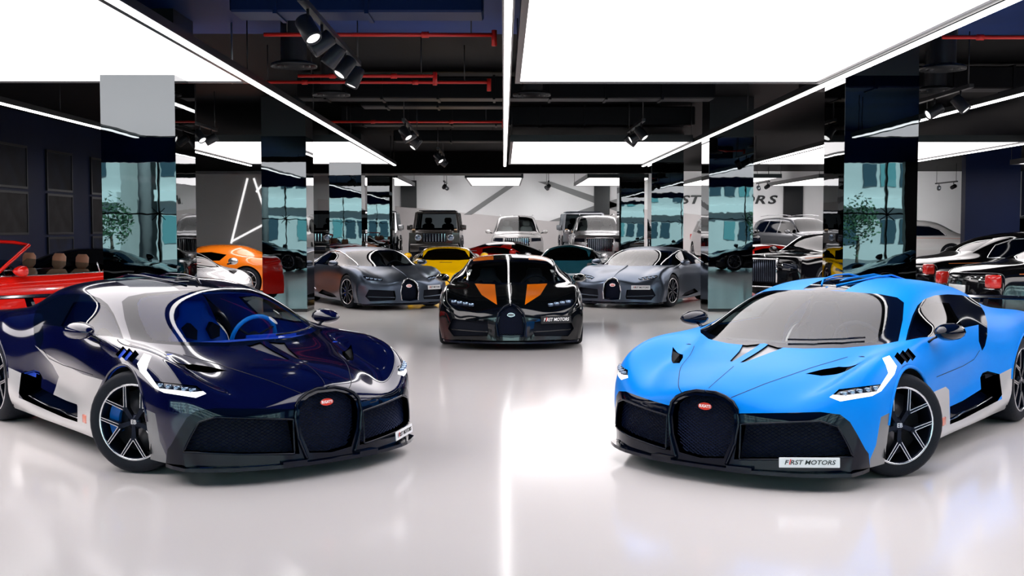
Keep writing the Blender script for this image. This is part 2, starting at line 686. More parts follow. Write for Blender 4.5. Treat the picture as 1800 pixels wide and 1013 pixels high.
def struct(name, b, m):
    return tag(b.build(name, m), kind='structure')

b = MB(); b.box(-16, 23, -3.6, BACK + .3, -.3, 0); struct('floor', b, M_FLOOR)
b = MB(); b.box(-16, 23, -3.6, 15.0, 4.15, 4.3); struct('ceiling', b, M_CEIL_SHADE)
b = MB(); b.box(-16, 23, 15.0, BACK + .3, 4.15, 4.3); struct('ceiling_rear', b, M_CEIL)
b = MB(); b.box(-16, 23, BACK, BACK + .3, 0, 4.15); struct('wall_back', b, M_GREY)
b = MB(); b.box(-16.3, -16, -3.6, BACK, 0, 4.15); struct('wall_left', b, M_WALL_SHADE)
b = MB(); b.box(23, 23.3, -3.6, BACK, 0, 4.15); struct('wall_right', b, M_WALL_SHADE)
PLAT = .30
b = MB(); b.box(-12, 22.9, 38.6, BACK, 0, PLAT); struct('floor_platform', b, M_FLOOR)
# left partition: shadow blue in its colour, with pictures, then grey wall with light lines
b = MB(); b.box(-10.7, -10.45, 17.0, 38.6, 0, 4.15); struct('wall_pictures', b, M_WALL_SHADE)
b = MB(); b.box(-10.45, -7.75, 38.6, 38.8, 0, 3.45); struct('wall_light_lines', b, mat('grey_plaster', (.62, .62, .63), .6, noise=.04, nscale=.7))
def wall_line(name, a, c, w, m, y):
    d = Vector((c[0] - a[0], 0, c[1] - a[1])).normalized()
    n = Vector((-d.z, 0, d.x)) * w / 2
    b = MB(); b.prism([(a[0] + n.x, a[1] + n.z), (c[0] + n.x, c[1] + n.z), (c[0] - n.x, c[1] - n.z), (a[0] - n.x, a[1] - n.z)], y - .02, y, 'y')
    return b.build(name, m)
K = 38.6 / 2000
def wp(px, py, Y): return ((px - 885) / FPX * Y, EYE - (py - 402) / FPX * Y)
lab = ['long upright light line sloping beside the pictures', 'light line slanting down to the right on the grey plaster wall', 'light line rising from the foot of the upright line', 'short light line at the top edge of the plaster wall']
M_LINE = mat('wall_light_line', (.9, .9, .9), .5, emit=(1, .98, .97), estr=.8)
for l, p, q in zip(lab, [(437, 314), (448, 314), (409, 424), (480, 305)], [(407, 428), (468, 376), (462, 396), (452, 338)]):
    tag(wall_line('wall_light_line', wp(*p, 38.55), wp(*q, 38.55), .06, M_LINE, 38.599), l, 'light', 'light lines on the plaster wall')
# back wall pattern
def back_poly(name, pts, m, t=.03):
    b = MB(); b.prism([wp(x, y, BACK) for x, y in pts], BACK - t, BACK, 'y')
    return struct(name, b, m)
back_poly('trim_1', [(560, 350), (691, 362), (965, 389), (1050, 360), (1250, 380), (1400, 400), (1400, 455), (560, 455)], M_TAUPE)
back_poly('trim_2', [(815, 378), (829, 378), (912, 322), (898, 322)], M_BAND, .05)
back_poly('trim_3', [(945, 320), (968, 320), (1100, 364), (1100, 378)], M_BAND, .05)
back_poly('trim_4', [(965, 389), (1044, 362), (1100, 345), (1100, 358), (1000, 389)], M_BAND, .05)
back_poly('trim_5', [(706, 318), (733, 318), (733, 366), (706, 364)], M_BLKW, .12)
back_poly('trim_6', [(1044, 318), (1071, 318), (1071, 378), (1044, 376)], M_BLKW, .12)
back_poly('trim_7', [(1376, 318), (1410, 318), (1410, 420), (1376, 420)], M_BLKW, .12)
# wall sign
for i, ch in enumerate('FIRST MOTORS'):
    if ch == ' ': continue
    px = {0: 1154, 1: 1169, 2: 1183, 3: 1202, 4: 1219, 6: 1247, 7: 1270, 8: 1292, 9: 1312, 10: 1335, 11: 1356}[i]
    me = text_mesh(ch, .52, .03, .25, .012)
    x, z = wp(px, 352, BACK - .1)
    for v in me.vertices: v.co.x *= 1.5
    tag(link('sign_letter', me, mat('sign_black', (.01, .01, .012), .4), None, (x, BACK - .04, z), (math.pi / 2, 0, 0)), 'black wall sign letter %s of the %s word%s' % (ch, 'first' if i < 5 else 'second', {7: ', beside the M', 9: ', beside the R'}.get(i, ' over the grey wall')), 'letter', 'letters of the wall sign')
# right-hand dark partition and door
b = MB(); b.box(13.4, 15.0, 33.0, 33.3, 0, 4.15); struct('wall_partition', b, M_WALL_SHADE)
b = MB(); b.box(17.0, 18.3, BACK - .06, BACK, .3, 2.7); struct('door_1', b, mat('grey_door', (.38, .37, .37), .6))

# luminous ceiling fields
def lum(x0, x1, y0, y1, label, z=CEIL + .02):
    r = empty('light_panel', ((x0 + x1) / 2, (y0 + y1) / 2, z))
    w, h = (x1 - x0) / 2, (y1 - y0) / 2
    b = MB(); b.box(-w, w, -h, h, 0, .03); b.build('diffuser', M_PANEL, r)
    b = MB(); b.box(-w - .05, w + .05, -h - .05, h + .05, .10, .12); b.build('glow_blocker', M_HOUS, r)  # added lid, keeps the panel's glow off the ceiling above
    b = MB()
    for a in ((-w - .06, w + .06, -h - .06, -h), (-w - .06, w + .06, h, h + .06), (-w - .06, -w, -h, h), (w, w + .06, -h, h)): b.box(*a, -.02, .12)
    b.build('frame', M_HOUS, r)
    for sx in (-1, 1):
        for sy in (-1, 1):
            b = MB(); b.tube([(sx * (w + .03), sy * (h + .03), .11), (sx * (w + .03), sy * (h + .03), 4.15 - z)], .008, 6); b.build('hanger_rod', M_HOUS, r)
    tag(r, label, 'ceiling light', 'luminous stretched ceiling fields')
xs = [(-13.9, -10.2), (-6.85, -3.12), (.20, 3.78), (6.95, 10.6), (14.0, 17.6)]
nms = ['bay behind the picture wall', 'bay over the navy hypercar', 'bay over the sky blue hypercar', 'bay over the black saloon cars', 'bay along the navy side wall']
for (x0, x1), nmx in zip(xs, nms):
    lum(x0, x1, 4.6, 13.85, 'large white luminous ceiling field, front row, ' + nmx)
    if x0 > -13: lum(x0, x1, 23.2, 31.3, 'white luminous ceiling field, second row, ' + nmx)
for x0, x1, nmx in ((-6.0, -3.72, 'over the silver off-roader'), (-1.28, .63, 'over the white luxury car'), (2.97, 5.2, 'over the silver luxury car'), (7.2, 9.6, 'beside the wall sign'), (11.0, 14.0, 'over the grey car')):
    lum(x0, x1, 39.6, 47.2, 'small white luminous ceiling field above the platform, ' + nmx)
# led strips
for x, y0, y1, l in ((-7.02, 4.6, 31.8, 'long white light strip beside the picture wall bay'), (-3.0, 4.6, 31.6, 'long white light strip above the navy hypercar side of the aisle'), (.04, 4.6, 32.0, 'long white light strip over the middle of the aisle'),
                     (3.91, 4.6, 32.0, 'long white light strip running along the heads of the pillars'), (6.75, 4.6, 31.8, 'long white light strip above the black saloon cars'), (10.75, 4.6, 31.8, 'long white light strip beyond the black saloon cars')):
    r = empty('led_strip', (x, (y0 + y1) / 2, CEIL))
    h = (y1 - y0) / 2
    b = MB(); b.box(-.05, .05, -h, h, -.002, .08); b.build('housing', M_HOUS, r)
    for sy in (-h + .3, 0, h - .3):
        b = MB(); b.tube([(0, sy, .07), (0, sy, 4.15 - CEIL)], .008, 6); b.build('hanger_rod', M_HOUS, r)
    b = MB(); b.box(-.032, .032, -h, h, -.02, 0); b.build('diffuser', M_STRIP, r)
    tag(r, l, 'light strip', 'ceiling light strips')
b = MB(); b.box(-7.5, .6, 38.4, 38.5, 3.40, 3.46); tag(b.build('ceiling_rail', mat('grey_rail', (.4, .4, .4), .4)), 'pale grey rail across the ceiling above the platform edge', 'rail')
b = MB(); b.box(-7.6, 5.2, 38.0, 38.35, 3.46, 4.15); struct('ceiling_bulkhead', b, M_CEIL)

# mirrored pillars
PY = [13.3, 22.05, 30.6, 39.1]
ordn = ['first pillar, nearest the two show cars', 'second pillar from the two show cars', 'third pillar from the two show cars', 'last pillar, standing on the platform edge']
for i, y in enumerate(PY):
    for x0, x1, sd in ((-4.66, -3.81, 'on the picture wall side'), (3.98, 4.83, 'on the saloon car side')):
        b = MB(); b.box(-.425, .425, 0, .84, .0, 4.15)
        r = empty('mirror_pillar', ((x0 + x1) / 2, y, 0))
        b.build('core', M_BLKW, r)
        for nmp, box in (('mirror_sheet', (-.43, .43, -.006, 0)), ('mirror_sheet', (-.43, .43, .84, .846)), ('mirror_sheet', (-.431, -.425, 0, .84)), ('mirror_sheet', (.425, .431, 0, .84))):
            q = MB(); q.box(*box, .06, CEIL + .02); q.build(nmp, M_MIRROR, r)
        tag(r, 'square mirror-clad %s, %s' % (ordn[i], sd), 'pillar', 'mirror clad pillars')

# glazed front behind the camera
FR = -3.5
M_GLZ = glass('teal_shopfront_glass', (.62, .93, .95), .85)
M_MULL = mat('dark_mullion', (.01, .012, .014), .3, metal=.5)
npan = 15
for i in range(npan):
    x0 = -13.85 + i * 2.4
    b = MB(); b.add([(x0, FR, .02), (x0 + 2.36, FR, .02), (x0 + 2.36, FR, 1.98), (x0, FR, 1.98)], [(0, 1, 2, 3)]); 
    w = struct('window_%d' % (i + 1), b, M_GLZ)
    b = MB(); b.add([(x0, FR, 2.02), (x0 + 2.36, FR, 2.02), (x0 + 2.36, FR, 3.35), (x0, FR, 3.35)], [(0, 1, 2, 3)]); b.build('upper_pane', M_GLZ, w)
    b = MB(); b.box(x0 - .045, x0 + .005, FR - .06, FR + .03, 0, 3.4); b.build('mullion', M_MULL, w)
    b = MB(); b.box(x0, x0 + 2.36, FR - .02, FR + .02, 1.98, 2.02); b.build('transom', M_MULL, w)
    b = MB()
    for sx in (-.18, .18):
        for sz in (-.16, .16):
            b.tube([(x0 - .02, FR + .08, 2.0), (x0 - .02 + sx, FR + .04, 2.0 + sz)], .014, 6)
    b.build('spider_fitting', M_MULL, w)
b = MB(); b.box(-16, 23, FR - .1, FR + .1, 3.36, 4.15); b.box(-16, -13.9, FR - .1, FR + .1, 0, 3.36); b.box(22.1, 23, FR - .1, FR + .1, 0, 3.36); struct('wall_front', b, M_CEIL_SHADE)
b = MB(); b.box(10.5, 12.2, FR + .15, FR + .35, 0, 3.36); struct('wall_front_pier', b, M_BLKW)
# street outside
M_ASPH = mat('asphalt', (.18, .18, .19), .9, noise=.15, nscale=1)
M_CONC = mat('pale_concrete', (.62, .62, .62), .8, noise=.06, nscale=.5)
M_BWIN = mat('dark_street_window', (.05, .09, .12), .1)
b = MB(); b.box(-70, 70, -60, FR - .1, -.5, -.1); struct('ground_street', b, M_ASPH)
for bx, bw, bh, nf, lbl in ((-34, 26, 15, 4, 'pale street building with dark window bands opposite the glass front, picture wall side'), (-5, 28, 19, 5, 'tall pale street building with window bands opposite the glass front'), (26, 30, 13, 4, 'low broad street building opposite the glass front, saloon side')):
    r = empty('street_building', (bx, -44, -.1))
    q = MB(); q.box(-bw / 2, bw / 2, -8, 8, 0, bh); q.build('walls', M_CONC, r)
    fh = (bh - .6) / nf
    wm = MB(); wm.box(0, .8, 8.0, 8.05, 0, fh * .42); wm = wm.mesh('window')
    for f in range(nf):
        z = .9 + f * fh
        q = MB(); q.box(-bw / 2, bw / 2, 8, 8.5, z + fh * .62, z + fh * .78); q.build('ledge', mat('white_ledge', (.85, .86, .86), .7), r)
        n = int(bw / 1.05)
        for k in range(n):
            if (k + f) % 5 == 3: continue
            link('window', wm, M_BWIN if (k * 3 + f) % 4 else mat('teal_street_window', (.15, .35, .38), .15), r, (-bw / 2 + .3 + k * 1.05, 0, z))
    tag(r, lbl, 'building')
for px_, nm_l in ((-11.0, 'round concrete street post outside the glass front by the picture side'), (7.6, 'round concrete street post outside the glass front by the saloon side')):
    b = MB(); b.lathe([(.0, 6.5), (.16, 6.5), (.2, -.1), (.0, -.1)], 16, 'z'); tag(b.build('street_post', mat('post_grey', (.25, .24, .25), .7), None, (px_, -8.5, 0)), nm_l, 'post')
random.seed(4)
M_LEAF = mat('street_tree_leaves', (.05, .12, .06), .7, noise=.3, nscale=4)
for tx, ty, l in ((-16.0, -20, 'small leafy street tree outside, picture side'), (3.5, -20, 'small leafy street tree outside, opposite the aisle'), (14.5, -20, 'small leafy street tree outside, saloon side')):
    r = empty('street_tree', (tx, ty, -.1)); tag(r, l, 'tree')
    b = MB(); b.tube([(0, 0, 0), (.05, .02, .8), (0, 0, 1.5)], [.09, .07, .05], 8); b.build('trunk', mat('bark', (.12, .09, .07), .9), r)
    b = MB()
    for k in range(700):
        a, h_ = random.uniform(0, 6.28), random.gauss(0, .4)
        rr = random.uniform(.3, .95) * math.sqrt(max(.05, 1 - (h_ / 1.1) ** 2))
        c = Vector((rr * math.cos(a), rr * math.sin(a), 2.0 + h_))
        d1 = Vector((random.gauss(0, 1), random.gauss(0, 1), random.gauss(0, .6))).normalized() * .09
        d2 = d1.cross(Vector((random.gauss(0, 1), random.gauss(0, 1), random.gauss(0, 1)))).normalized() * .045
        b.add([c - d1, c + d2, c + d1, c - d2], [(0, 1, 2, 3)])
    b.build('foliage', M_LEAF, r)['kind'] = 'stuff'

# pictures on the left partition
PIC = [mat('picture_%d' % i, c, .5, spec=.2, noise=.8, nscale=s) for i, (c, s) in enumerate((((.003, .005, .012), 2.), ((.004, .008, .025), 3.), ((.012, .012, .014), 2.5)))]
k = 0
for yy in (21.9, 24.3, 26.9, 29.7, 32.5, 35.4):
    for zz in (.95, 1.95, 2.95):
        k += 1
        if yy == 24.3 and zz == .95: continue
        r = empty('wall_picture', (-10.44, yy, zz))
        w, h = .72, .42
        b = MB(); b.box(-.01, .02, -w, w, -h, h); b.build('canvas', PIC[k % 3], r)
        b = MB()
        for a in ((-w - .05, w + .05, -h - .05, -h), (-w - .05, w + .05, h, h + .05), (-w - .05, -w, -h, h), (w, w + .05, -h, h)): b.box(-.01, .035, *a)
        b.build('frame', M_FRAME, r)
        tag(r, 'dark framed picture, %s row, %s from the plaster wall, on the navy partition' % ({.95: 'bottom', 1.95: 'middle', 2.95: 'top'}[zz], {35.4: 'first', 32.5: 'second', 29.7: 'third', 26.9: 'fourth', 24.3: 'fifth', 21.9: 'sixth'}[yy]), 'picture', 'framed pictures on the navy partition')

# ceiling services
def spot_cluster(X, ys, label, zt=3.42, aims=None, watt=0, dirs=None):
    y0, y1 = ys[0] - .35, ys[-1] + .35
    r = empty('spotlight_track', (X, (y0 + y1) / 2, zt))
    h = (y1 - y0) / 2
    b = MB(); b.box(-.03, .03, -h, h, 0, .05); b.build('track', M_HOUS, r)
    for s in (-h + .1, h - .1):
        b = MB(); b.tube([(0, s, .04), (0, s, 4.15 - zt)], .008, 6); b.build('hanger_rod', M_HOUS, r)
    tag(r, 'black %s spotlight track hung from the ceiling' % label, 'track')
    for i, y in enumerate(ys):
        s = empty('spotlight', (X, y, zt))
        az, el = (aims or [(.5, -.7), (-.9, -.5), (.8, -.6), (-.6, -.8), (.3, -1.0)])[i % 5]
        d = Vector((az, -.35 + .2 * (i % 3), el)).normalized()
        if dirs: d = Vector(dirs[i]).normalized()
        c = Vector((0, 0, -.17))
        if watt:
            ld = bpy.data.lights.new('spot_beam', 'SPOT'); ld.energy = watt; ld.spot_size = math.radians(95); ld.spot_blend = .8; ld.shadow_soft_size = .06
            lo = bpy.data.objects.new('spot_beam', ld); COL.objects.link(lo); lo.parent = s
            lo.matrix_local = Matrix.Translation(c + d * .13) @ d.to_track_quat('-Z', 'Y').to_matrix().to_4x4()
        M = Matrix.Translation(c) @ d.to_track_quat('Z', 'Y').to_matrix().to_4x4()
        b = MB(); b.lathe([(0, -.11), (.07, -.11), (.078, -.10), (.08, .10), (.074, .12), (.066, .12), (.064, .05), (0, .05)], 20, 'z', M); b.build('lamp_head', mat('spot_housing', (.02, .022, .027), .35, metal=.3), s)
        b = MB(); b.lathe([(0, .10), (.062, .10), (.062, .105), (0, .105)], 18, 'z', M); b.build('lens', mat('spot_lens', (.8, .8, .8), .2, emit=(1, .98, .95), estr=2.), s)
        b = MB(); b.tube([(0, 0, .0), (0, 0, -.06), tuple(c + Vector((0, 0, .09)))], .014, 6); b.build('arm', M_HOUS, s)
        tag(s, 'black cylinder spotlight on the %s track, %s from the platform' % (label, ['nearest lamp', 'second lamp', 'third lamp', 'fourth lamp', 'fifth lamp'][len(ys) - 1 - i]), 'spotlight', 'spotlights on the %s track' % label)
spot_cluster(-1.68, [9.9, 10.65, 11.4, 12.2, 13.0], 'front aisle', 3.5, [(.45, -.75), (-.75, -.6), (-.55, -.75), (-.5, -.75), (-.35, -.85)])
spot_cluster(-1.68, [19.6, 20.4, 21.2, 22.0], 'middle aisle', watt=170)
spot_cluster(-1.5, [26.4, 27.3, 28.2], 'rear aisle', watt=130)
spot_cluster(2.36, [19.6, 20.4, 21.2], 'sky blue side', watt=190)
spot_cluster(-5.35, [20.2, 21.0], 'orange coupe side', watt=170)
for X_, nm_ in ((-2.3, 'bronze off-roader wall'), (1.75, 'white car wall'), (6.3, 'sign wall'), (10.3, 'added grey car wall'), (17.6, 'added door wall')):  # last two tracks are added to brighten the rear wall there
    spot_cluster(X_, [44.5, 46.0], nm_, 3.42, None, 190, [(-.3, 1, -.32), (.35, 1, -.32)])
spot_cluster(6.0, [15.0, 15.9, 16.8], 'saloon bay', watt=110)
for y, z, x0, x1, l in ((12.5, 3.72, -2.6, -.1, 'red sprinkler pipe across the ceiling, nearest the front'), (15.1, 3.62, -2.7, -.9, 'short red sprinkler pipe across the ceiling'), (15.9, 3.64, -3.6, -.2, 'second red sprinkler pipe with drop branch'), (22.4, 3.7, -3.4, .0, 'thin red sprinkler pipe above the middle track'), (12.8, 3.75, 4.9, 6.6, 'red sprinkler pipe above the saloon side')):
    r = empty('sprinkler_pipe', ((x0 + x1) / 2, y, z)); tag(r, l, 'pipe', 'sprinkler pipes')
    h = (x1 - x0) / 2
    b = MB(); b.tube([(-h, 0, 0), (h, 0, 0)], .022, 8); b.build('pipe', M_PIPE, r)
    for q in (-h * .5, h * .4):
        b = MB(); b.tube([(q - .04, 0, 0), (q + .04, 0, 0)], .034, 8); b.build('coupling', M_PIPE, r)
    for q in (-h * .8, h * .8):
        b = MB(); b.tube([(q, 0, 0), (q, 0, 4.15 - z)], .008, 6); b.build('hanger_rod', M_HOUS, r)
    b = MB(); b.tube([(h, 0, .05), (h, 0, -.12)], .03, 8); b.build('drop_branch', M_PIPE, r)
for x, y, l in ((-2.55, 14.0, 'round ceiling air diffuser by the red pipes'), (-2.55, 17.0, 'round ceiling air diffuser behind the red pipes'), (.42, 17.0, 'round ceiling air diffuser beside the middle light strip'), (5.45, 14.2, 'round ceiling air diffuser above the saloon side'), (6.2, 16.4, 'second round ceiling air diffuser above the saloon side')):
    r = empty('air_diffuser', (x, y, 3.58)); tag(r, l, 'air vent', 'round ceiling diffusers')
    b = MB()
    for q in (.28, .20, .12): b.lathe([(q, 0), (q - .012, .03), (q - .06, .05), (q - .06, .06), (q, .035)], 28, 'z', close=True)
    b.build('rings', mat('diffuser_black', (.02, .022, .025), .3, metal=.4), r)
    b = MB(); b.lathe([(.16, .05), (.16, .57)], 20, 'z'); b.build('duct_collar', M_HOUS, r)
random.seed(8)
M_DUCT = mat('dark_duct', (.004, .004, .005), .45, spec=.15)
for y, z0, z1, x0, x1, l in ((11.6, 3.75, 4.12, -2.7, -.2, 'broad black duct across the ceiling ahead of the red pipes'), (18.6, 3.7, 4.05, -3.3, 3.4, 'long black duct across the ceiling behind the red pipes'), (20.3, 3.75, 3.95, -2.5, 0, 'flat black cable tray above the middle track'), (23.5, 3.72, 4.1, -3.3, 3.9, 'long black duct above the middle of the aisle'), (27.4, 3.68, 3.95, -2.6, 0, 'short black duct above the rear track'), (17.6, 3.74, 4.08, 4.6, 10, 'black duct above the saloon side'), (9.0, 3.75, 4.12, 4.3, 7, 'broad black duct beyond the right strip')):
    r = empty('ceiling_duct', ((x0 + x1) / 2, y, z0)); tag(r, l, 'duct', 'black ceiling ducts')
    h = (x1 - x0) / 2
    b = MB(); b.rbox(-h, h, -.25, .25, 0, z1 - z0, .02, seg=1, smooth=False); dm = M_DUCT if y > 12.5 else mat('shade_tinted_duct', (.003, .014, .06), .45, spec=.15); b.build('duct_body', dm, r)  # front ducts: blue shadow cast put into their black
    for q in range(int(h * 2 / .9)):
        b = MB(); xq = -h + .45 + q * .9; b.box(xq - .02, xq + .02, -.27, .27, -.02, z1 - z0 + .02); b.build('flange', dm, r)
    for q in (-h * .8, h * .8):
        b = MB(); b.tube([(q, 0, z1 - z0), (q, 0, 4.15 - z0)], .008, 6); b.build('hanger_rod', M_HOUS, r)
b = MB(); b.tube([(0, 0, .75), (0, 0, .1)], .012, 8); b.lathe([(0, 0), (.03, .02), (.035, .06), (.02, .1), (0, .1)], 12, 'z')
tag(b.build('ceiling_sprinkler', mat('sprinkler_grey', (.4, .4, .4), .3, metal=.8), None, (-3.35, 14.2, 3.40)), 'small grey sprinkler head hanging by the luminous field', 'sprinkler')
# ------------------------------------------------------------------ shared car materials; blue shadow cast put into the black trim
M_TYRE = mat('tyre_rubber', (.006, .008, .014), .65, spec=.3, bump=.15, bscale=80)
M_BLACK = mat('gloss_black_trim', (.001, .003, .011), .06, spec=.36)
M_DARK = mat('matte_dark_interior', (.002, .004, .012), .7, spec=.3)
M_UNDER = mat('underbody', (.01, .01, .012), .8)
M_RIM = mat('dark_alloy', (.010, .014, .028), .3, metal=.7)
M_EDGE = mat('machined_alloy', (.82, .83, .86), .2, metal=1.)
M_CHROME = mat('chrome', (.85, .86, .88), .06, metal=1.)
M_DISC = mat('brake_disc', (.12, .12, .13), .35, metal=.9)
M_SILVER = mat('satin_silver_panel', (.72, .70, .70), .28, metal=.45, coat=.4)
M_GREYFIN = mat('grey_fin', (.22, .22, .23), .35, metal=.4, coat=.3)
M_GAP = mat('panel_gap', (.002, .004, .01), .6)
M_DRL = mat('daytime_light', (.9, .9, .92), .3, emit=(1, .98, .98), estr=.75)
M_LENS = mat('headlight_glass', (.015, .02, .035), .05, coat=1.)
M_LED = mat('headlight_optics', (.35, .45, .6), .1, metal=.8)
M_MESH = mat('grille_mesh', (.006, .016, .07), .35, metal=.5)
M_BADGE = mat('red_enamel', (.75, .05, .03), .25, coat=.5)
M_WHITE = mat('glowing_white_enamel', (.85, .85, .85), .3, emit=(1, 1, 1), estr=.15)  # letters are no lamp; a faint glow is put into the enamel
M_PLATE = mat('plate_white', (.86, .86, .88), .3)
M_INK = mat('plate_black_print', (.01, .01, .012), .4)
M_REDINK = mat('plate_red_print', (.8, .02, .02), .4)
M_RED_LAMP = mat('tail_lamp_red', (.6, .01, .01), .1, coat=1., emit=(1, .05, .02), estr=.08)
G_WIND = glass('windscreen_glass', (.80, .92, .95), .84)
G_SIDE = glass('side_glass', (.5, .6, .62), .45)
G_DARK = glass('tinted_glass', (.35, .45, .5), .25)

EB_MESH = None
def wheel(parent, loc, side, R=.34, W=.28, rim=.255, steer=0., style='y5', caliper=None, rim_m=None, edge_m=None, simple=False, nm='wheel'):
    """side +1: outer face looks to +y. Parts of one wheel hang under its tyre."""
    rim_m = rim_m or M_RIM
    edge_m = edge_m or M_EDGE
    piv = Vector(loc) - Vector((0, side * W / 2, 0))
    key = (style, round(R, 3), round(W, 3), round(rim, 3))
    tb = MB()
    w = W / 2
    prof = [(rim - .005, -w + .01), (rim + .02, -w), (R - .03, -w + .002), (R - .008, -w + .02), (R, -w + .05),
            (R, w - .05), (R - .008, w - .02), (R - .03, w - .002), (rim + .02, w - .002), (rim - .005, w - .012)]
    tb.lathe(prof, 40 if not simple else 24, 'y')
    t = tb.build(nm, M_TYRE, parent, piv, (0, 0, steer + (math.pi if side < 0 else 0)))
    b = MB()
    b.lathe([(rim, w - .014), (rim - .010, w - .010), (rim - .018, w - .03), (rim - .03, -w + .03), (rim - .03, -w + .02)], 40 if not simple else 24, 'y')
    b.build('rim', rim_m, t)
    e = MB()
    e.lathe([(rim + .002, w - .012), (rim - .001, w - .008), (rim - .010, w - .008), (rim - .012, w - .014)], 40 if not simple else 24, 'y')
    e.build('rim_edge', edge_m, t)
    d = MB()
    d.lathe([(.03, w - .13), (rim - .05, w - .13), (rim - .05, w - .10), (.03, w - .10)], 28, 'y')
    d.build('brake_disc', M_DISC, t)
    if caliper is not None:
        c = MB()
        pl = [(math.cos(a) * r, math.sin(a) * r) for a, r in [(math.radians(q), rim - .038) for q in range(-30, 35, 10)] + [(math.radians(q), rim - .11) for q in range(30, -35, -10)]]
        c.prism(pl, w - .145, w - .07, 'y')
        c.build('brake_caliper', caliper, t)
    h = MB()
    h.lathe([(.0, w - .02), (.03, w - .02), (.034, w - .026), (.05, w - .03), (.052, w - .06), (.0, w - .06)], 20, 'y')
    h.build('hub_cap', rim_m, t)
    if style == 'y5':
        global EB_MESH
        if EB_MESH is None: EB_MESH = text_mesh('EB', .04, .001, 0, .001)
        link('hub_lettering', EB_MESH, M_EDGE, t, (0, w - .0185, 0), (math.pi / 2, 0, math.pi))
    n = {'y5': 5, 'p10': 10, 'p5': 5, 'p7': 7}[style]
    me = MB(); me2 = MB()
    rr = rim - .008
    def arm(mb, pts, wd, y0, y1):
        P = [Vector((p[0], 0, p[1])) for p in pts]
        for i in range(len(P) - 1):
            tdir = (P[i + 1] - P[i]).normalized()
            nn = Vector((-tdir.z, 0, tdir.x))
            a, c_ = P[i] - tdir * .004, P[i + 1] + tdir * .004
            w0, w1 = (wd[i], wd[i + 1])
            pl = [(a + nn * w0), (c_ + nn * w1), (c_ - nn * w1), (a - nn * w0)]
            mb.prism([(q.x, q.z) for q in pl], y0, y1, 'y')
    pol = lambda r, a: (r * math.cos(math.radians(a)), r * math.sin(math.radians(a)))
    if style == 'y5':
        arm(me, [pol(.03, 0), pol(.118, 0)], [.013, .017], w - .055, w - .020)
        for s in (-1, 1):
            arm(me, [pol(.105, s * 4), pol(rr, s * 21)], [.012, .009], w - .05, w - .016)
            for q in (-1, 1):
                a0, a1 = Vector(pol(.118, s * 5)), Vector(pol(rr, s * 21))
                n_ = Vector((-(a1 - a0).y, (a1 - a0).x)).normalized() * .0095 * q
                arm(me2, [tuple(a0 + n_), tuple(a1 + n_ * .8)], [.0022, .0026], w - .02, w - .0125)
    elif style == 'p10':
        arm(me, [pol(.03, 0), pol(rr, 0)], [.014, .010], w - .05, w - .016)
        arm(me2, [pol(.06, 1.5), pol(rr, 2.5)], [.002, .0025], w - .02, w - .014)
    elif style == 'p7':
        arm(me, [pol(.03, 0), pol(rr, 0)], [.022, .016], w - .05, w - .016)
        arm(me2, [pol(.06, -1.5), pol(rr, -3)], [.002, .003], w - .02, w - .014)
    else:
        for s in (-1, 1):
            arm(me, [pol(.03, s * 15), pol(rr, s * 11)], [.014, .016], w - .05, w - .016)
            arm(me2, [pol(.06, s * 12), pol(rr, s * 15)], [.002, .003], w - .02, w - .014)
    m1, m2 = me.mesh('spoke'), me2.mesh('spoke_edge')
    if simple:
        for k in range(n):
            o = link('spoke', m1, edge_m, t, rot=(0, 2 * math.pi * k / n, 0))
    else:
        for k in range(n):
            link('spoke', m1, rim_m, t, rot=(0, 2 * math.pi * k / n + .3, 0))
            link('spoke_edge', m2, edge_m, t, rot=(0, 2 * math.pi * k / n + .3, 0))
    return t

def well(parent, x, y_out, R, depth=.42, nm='wheel_well'):
    """dark liner of a wheel arch, one on each side"""
    n = 20
    for s in (-1, 1):
        b = MB()
        vs, fs = [], []
        for i in range(n + 1):
            a = math.radians(-25 + 230 * i / n)
            for y in (y_out, y_out - depth):
                vs.append((x + R * math.cos(a), s * y, .34 + R * math.sin(a)))
        for i in range(n):
            fs.append((2 * i, 2 * i + 1, 2 * i + 3, 2 * i + 2))
        fs.append(tuple(2 * i + 1 for i in range(n + 1)))
        b.add(vs, fs)
        b.build(nm, M_UNDER, parent)

def arc_side(cx, cz, R, a0=-40, a1=220, n=26):
    pl = [(cx + R * math.cos(math.radians(a0 + (a1 - a0) * i / n)), cz + R * math.sin(math.radians(a0 + (a1 - a0) * i / n))) for i in range(n + 1)]
    return pl

def plate(parent, loc, rot, w=.36, h=.062, dark=False, nm='number_plate'):
    b = MB(); b.rbox(-w / 2, w / 2, -h / 2, h / 2, -.004, .004, .003, seg=1, smooth=False)
    p = b.build(nm, M_INK if dark else M_PLATE, parent, loc, rot)
    tag(p, 'black number plate lettered first motors' if dark else 'white number plate lettered first motors')
    s = h * .62
    me = text_mesh('F RST MOTORS', s, .001, .25, s * .012)
    xs = [v.co.x for v in me.vertices]
    k = (w * .84) / (max(xs) - min(xs))
    for v in me.vertices: v.co.x *= k
    link('lettering', me, M_WHITE if dark else M_INK, p, (0, 0, .0055))
    me2 = text_mesh('I', s * 1.15, .001, .25, s * .02)
    link('red_letter', me2, M_REDINK, p, (-w * .84 * .5 + w * .84 * .107, h * .04, .0055))
    return p

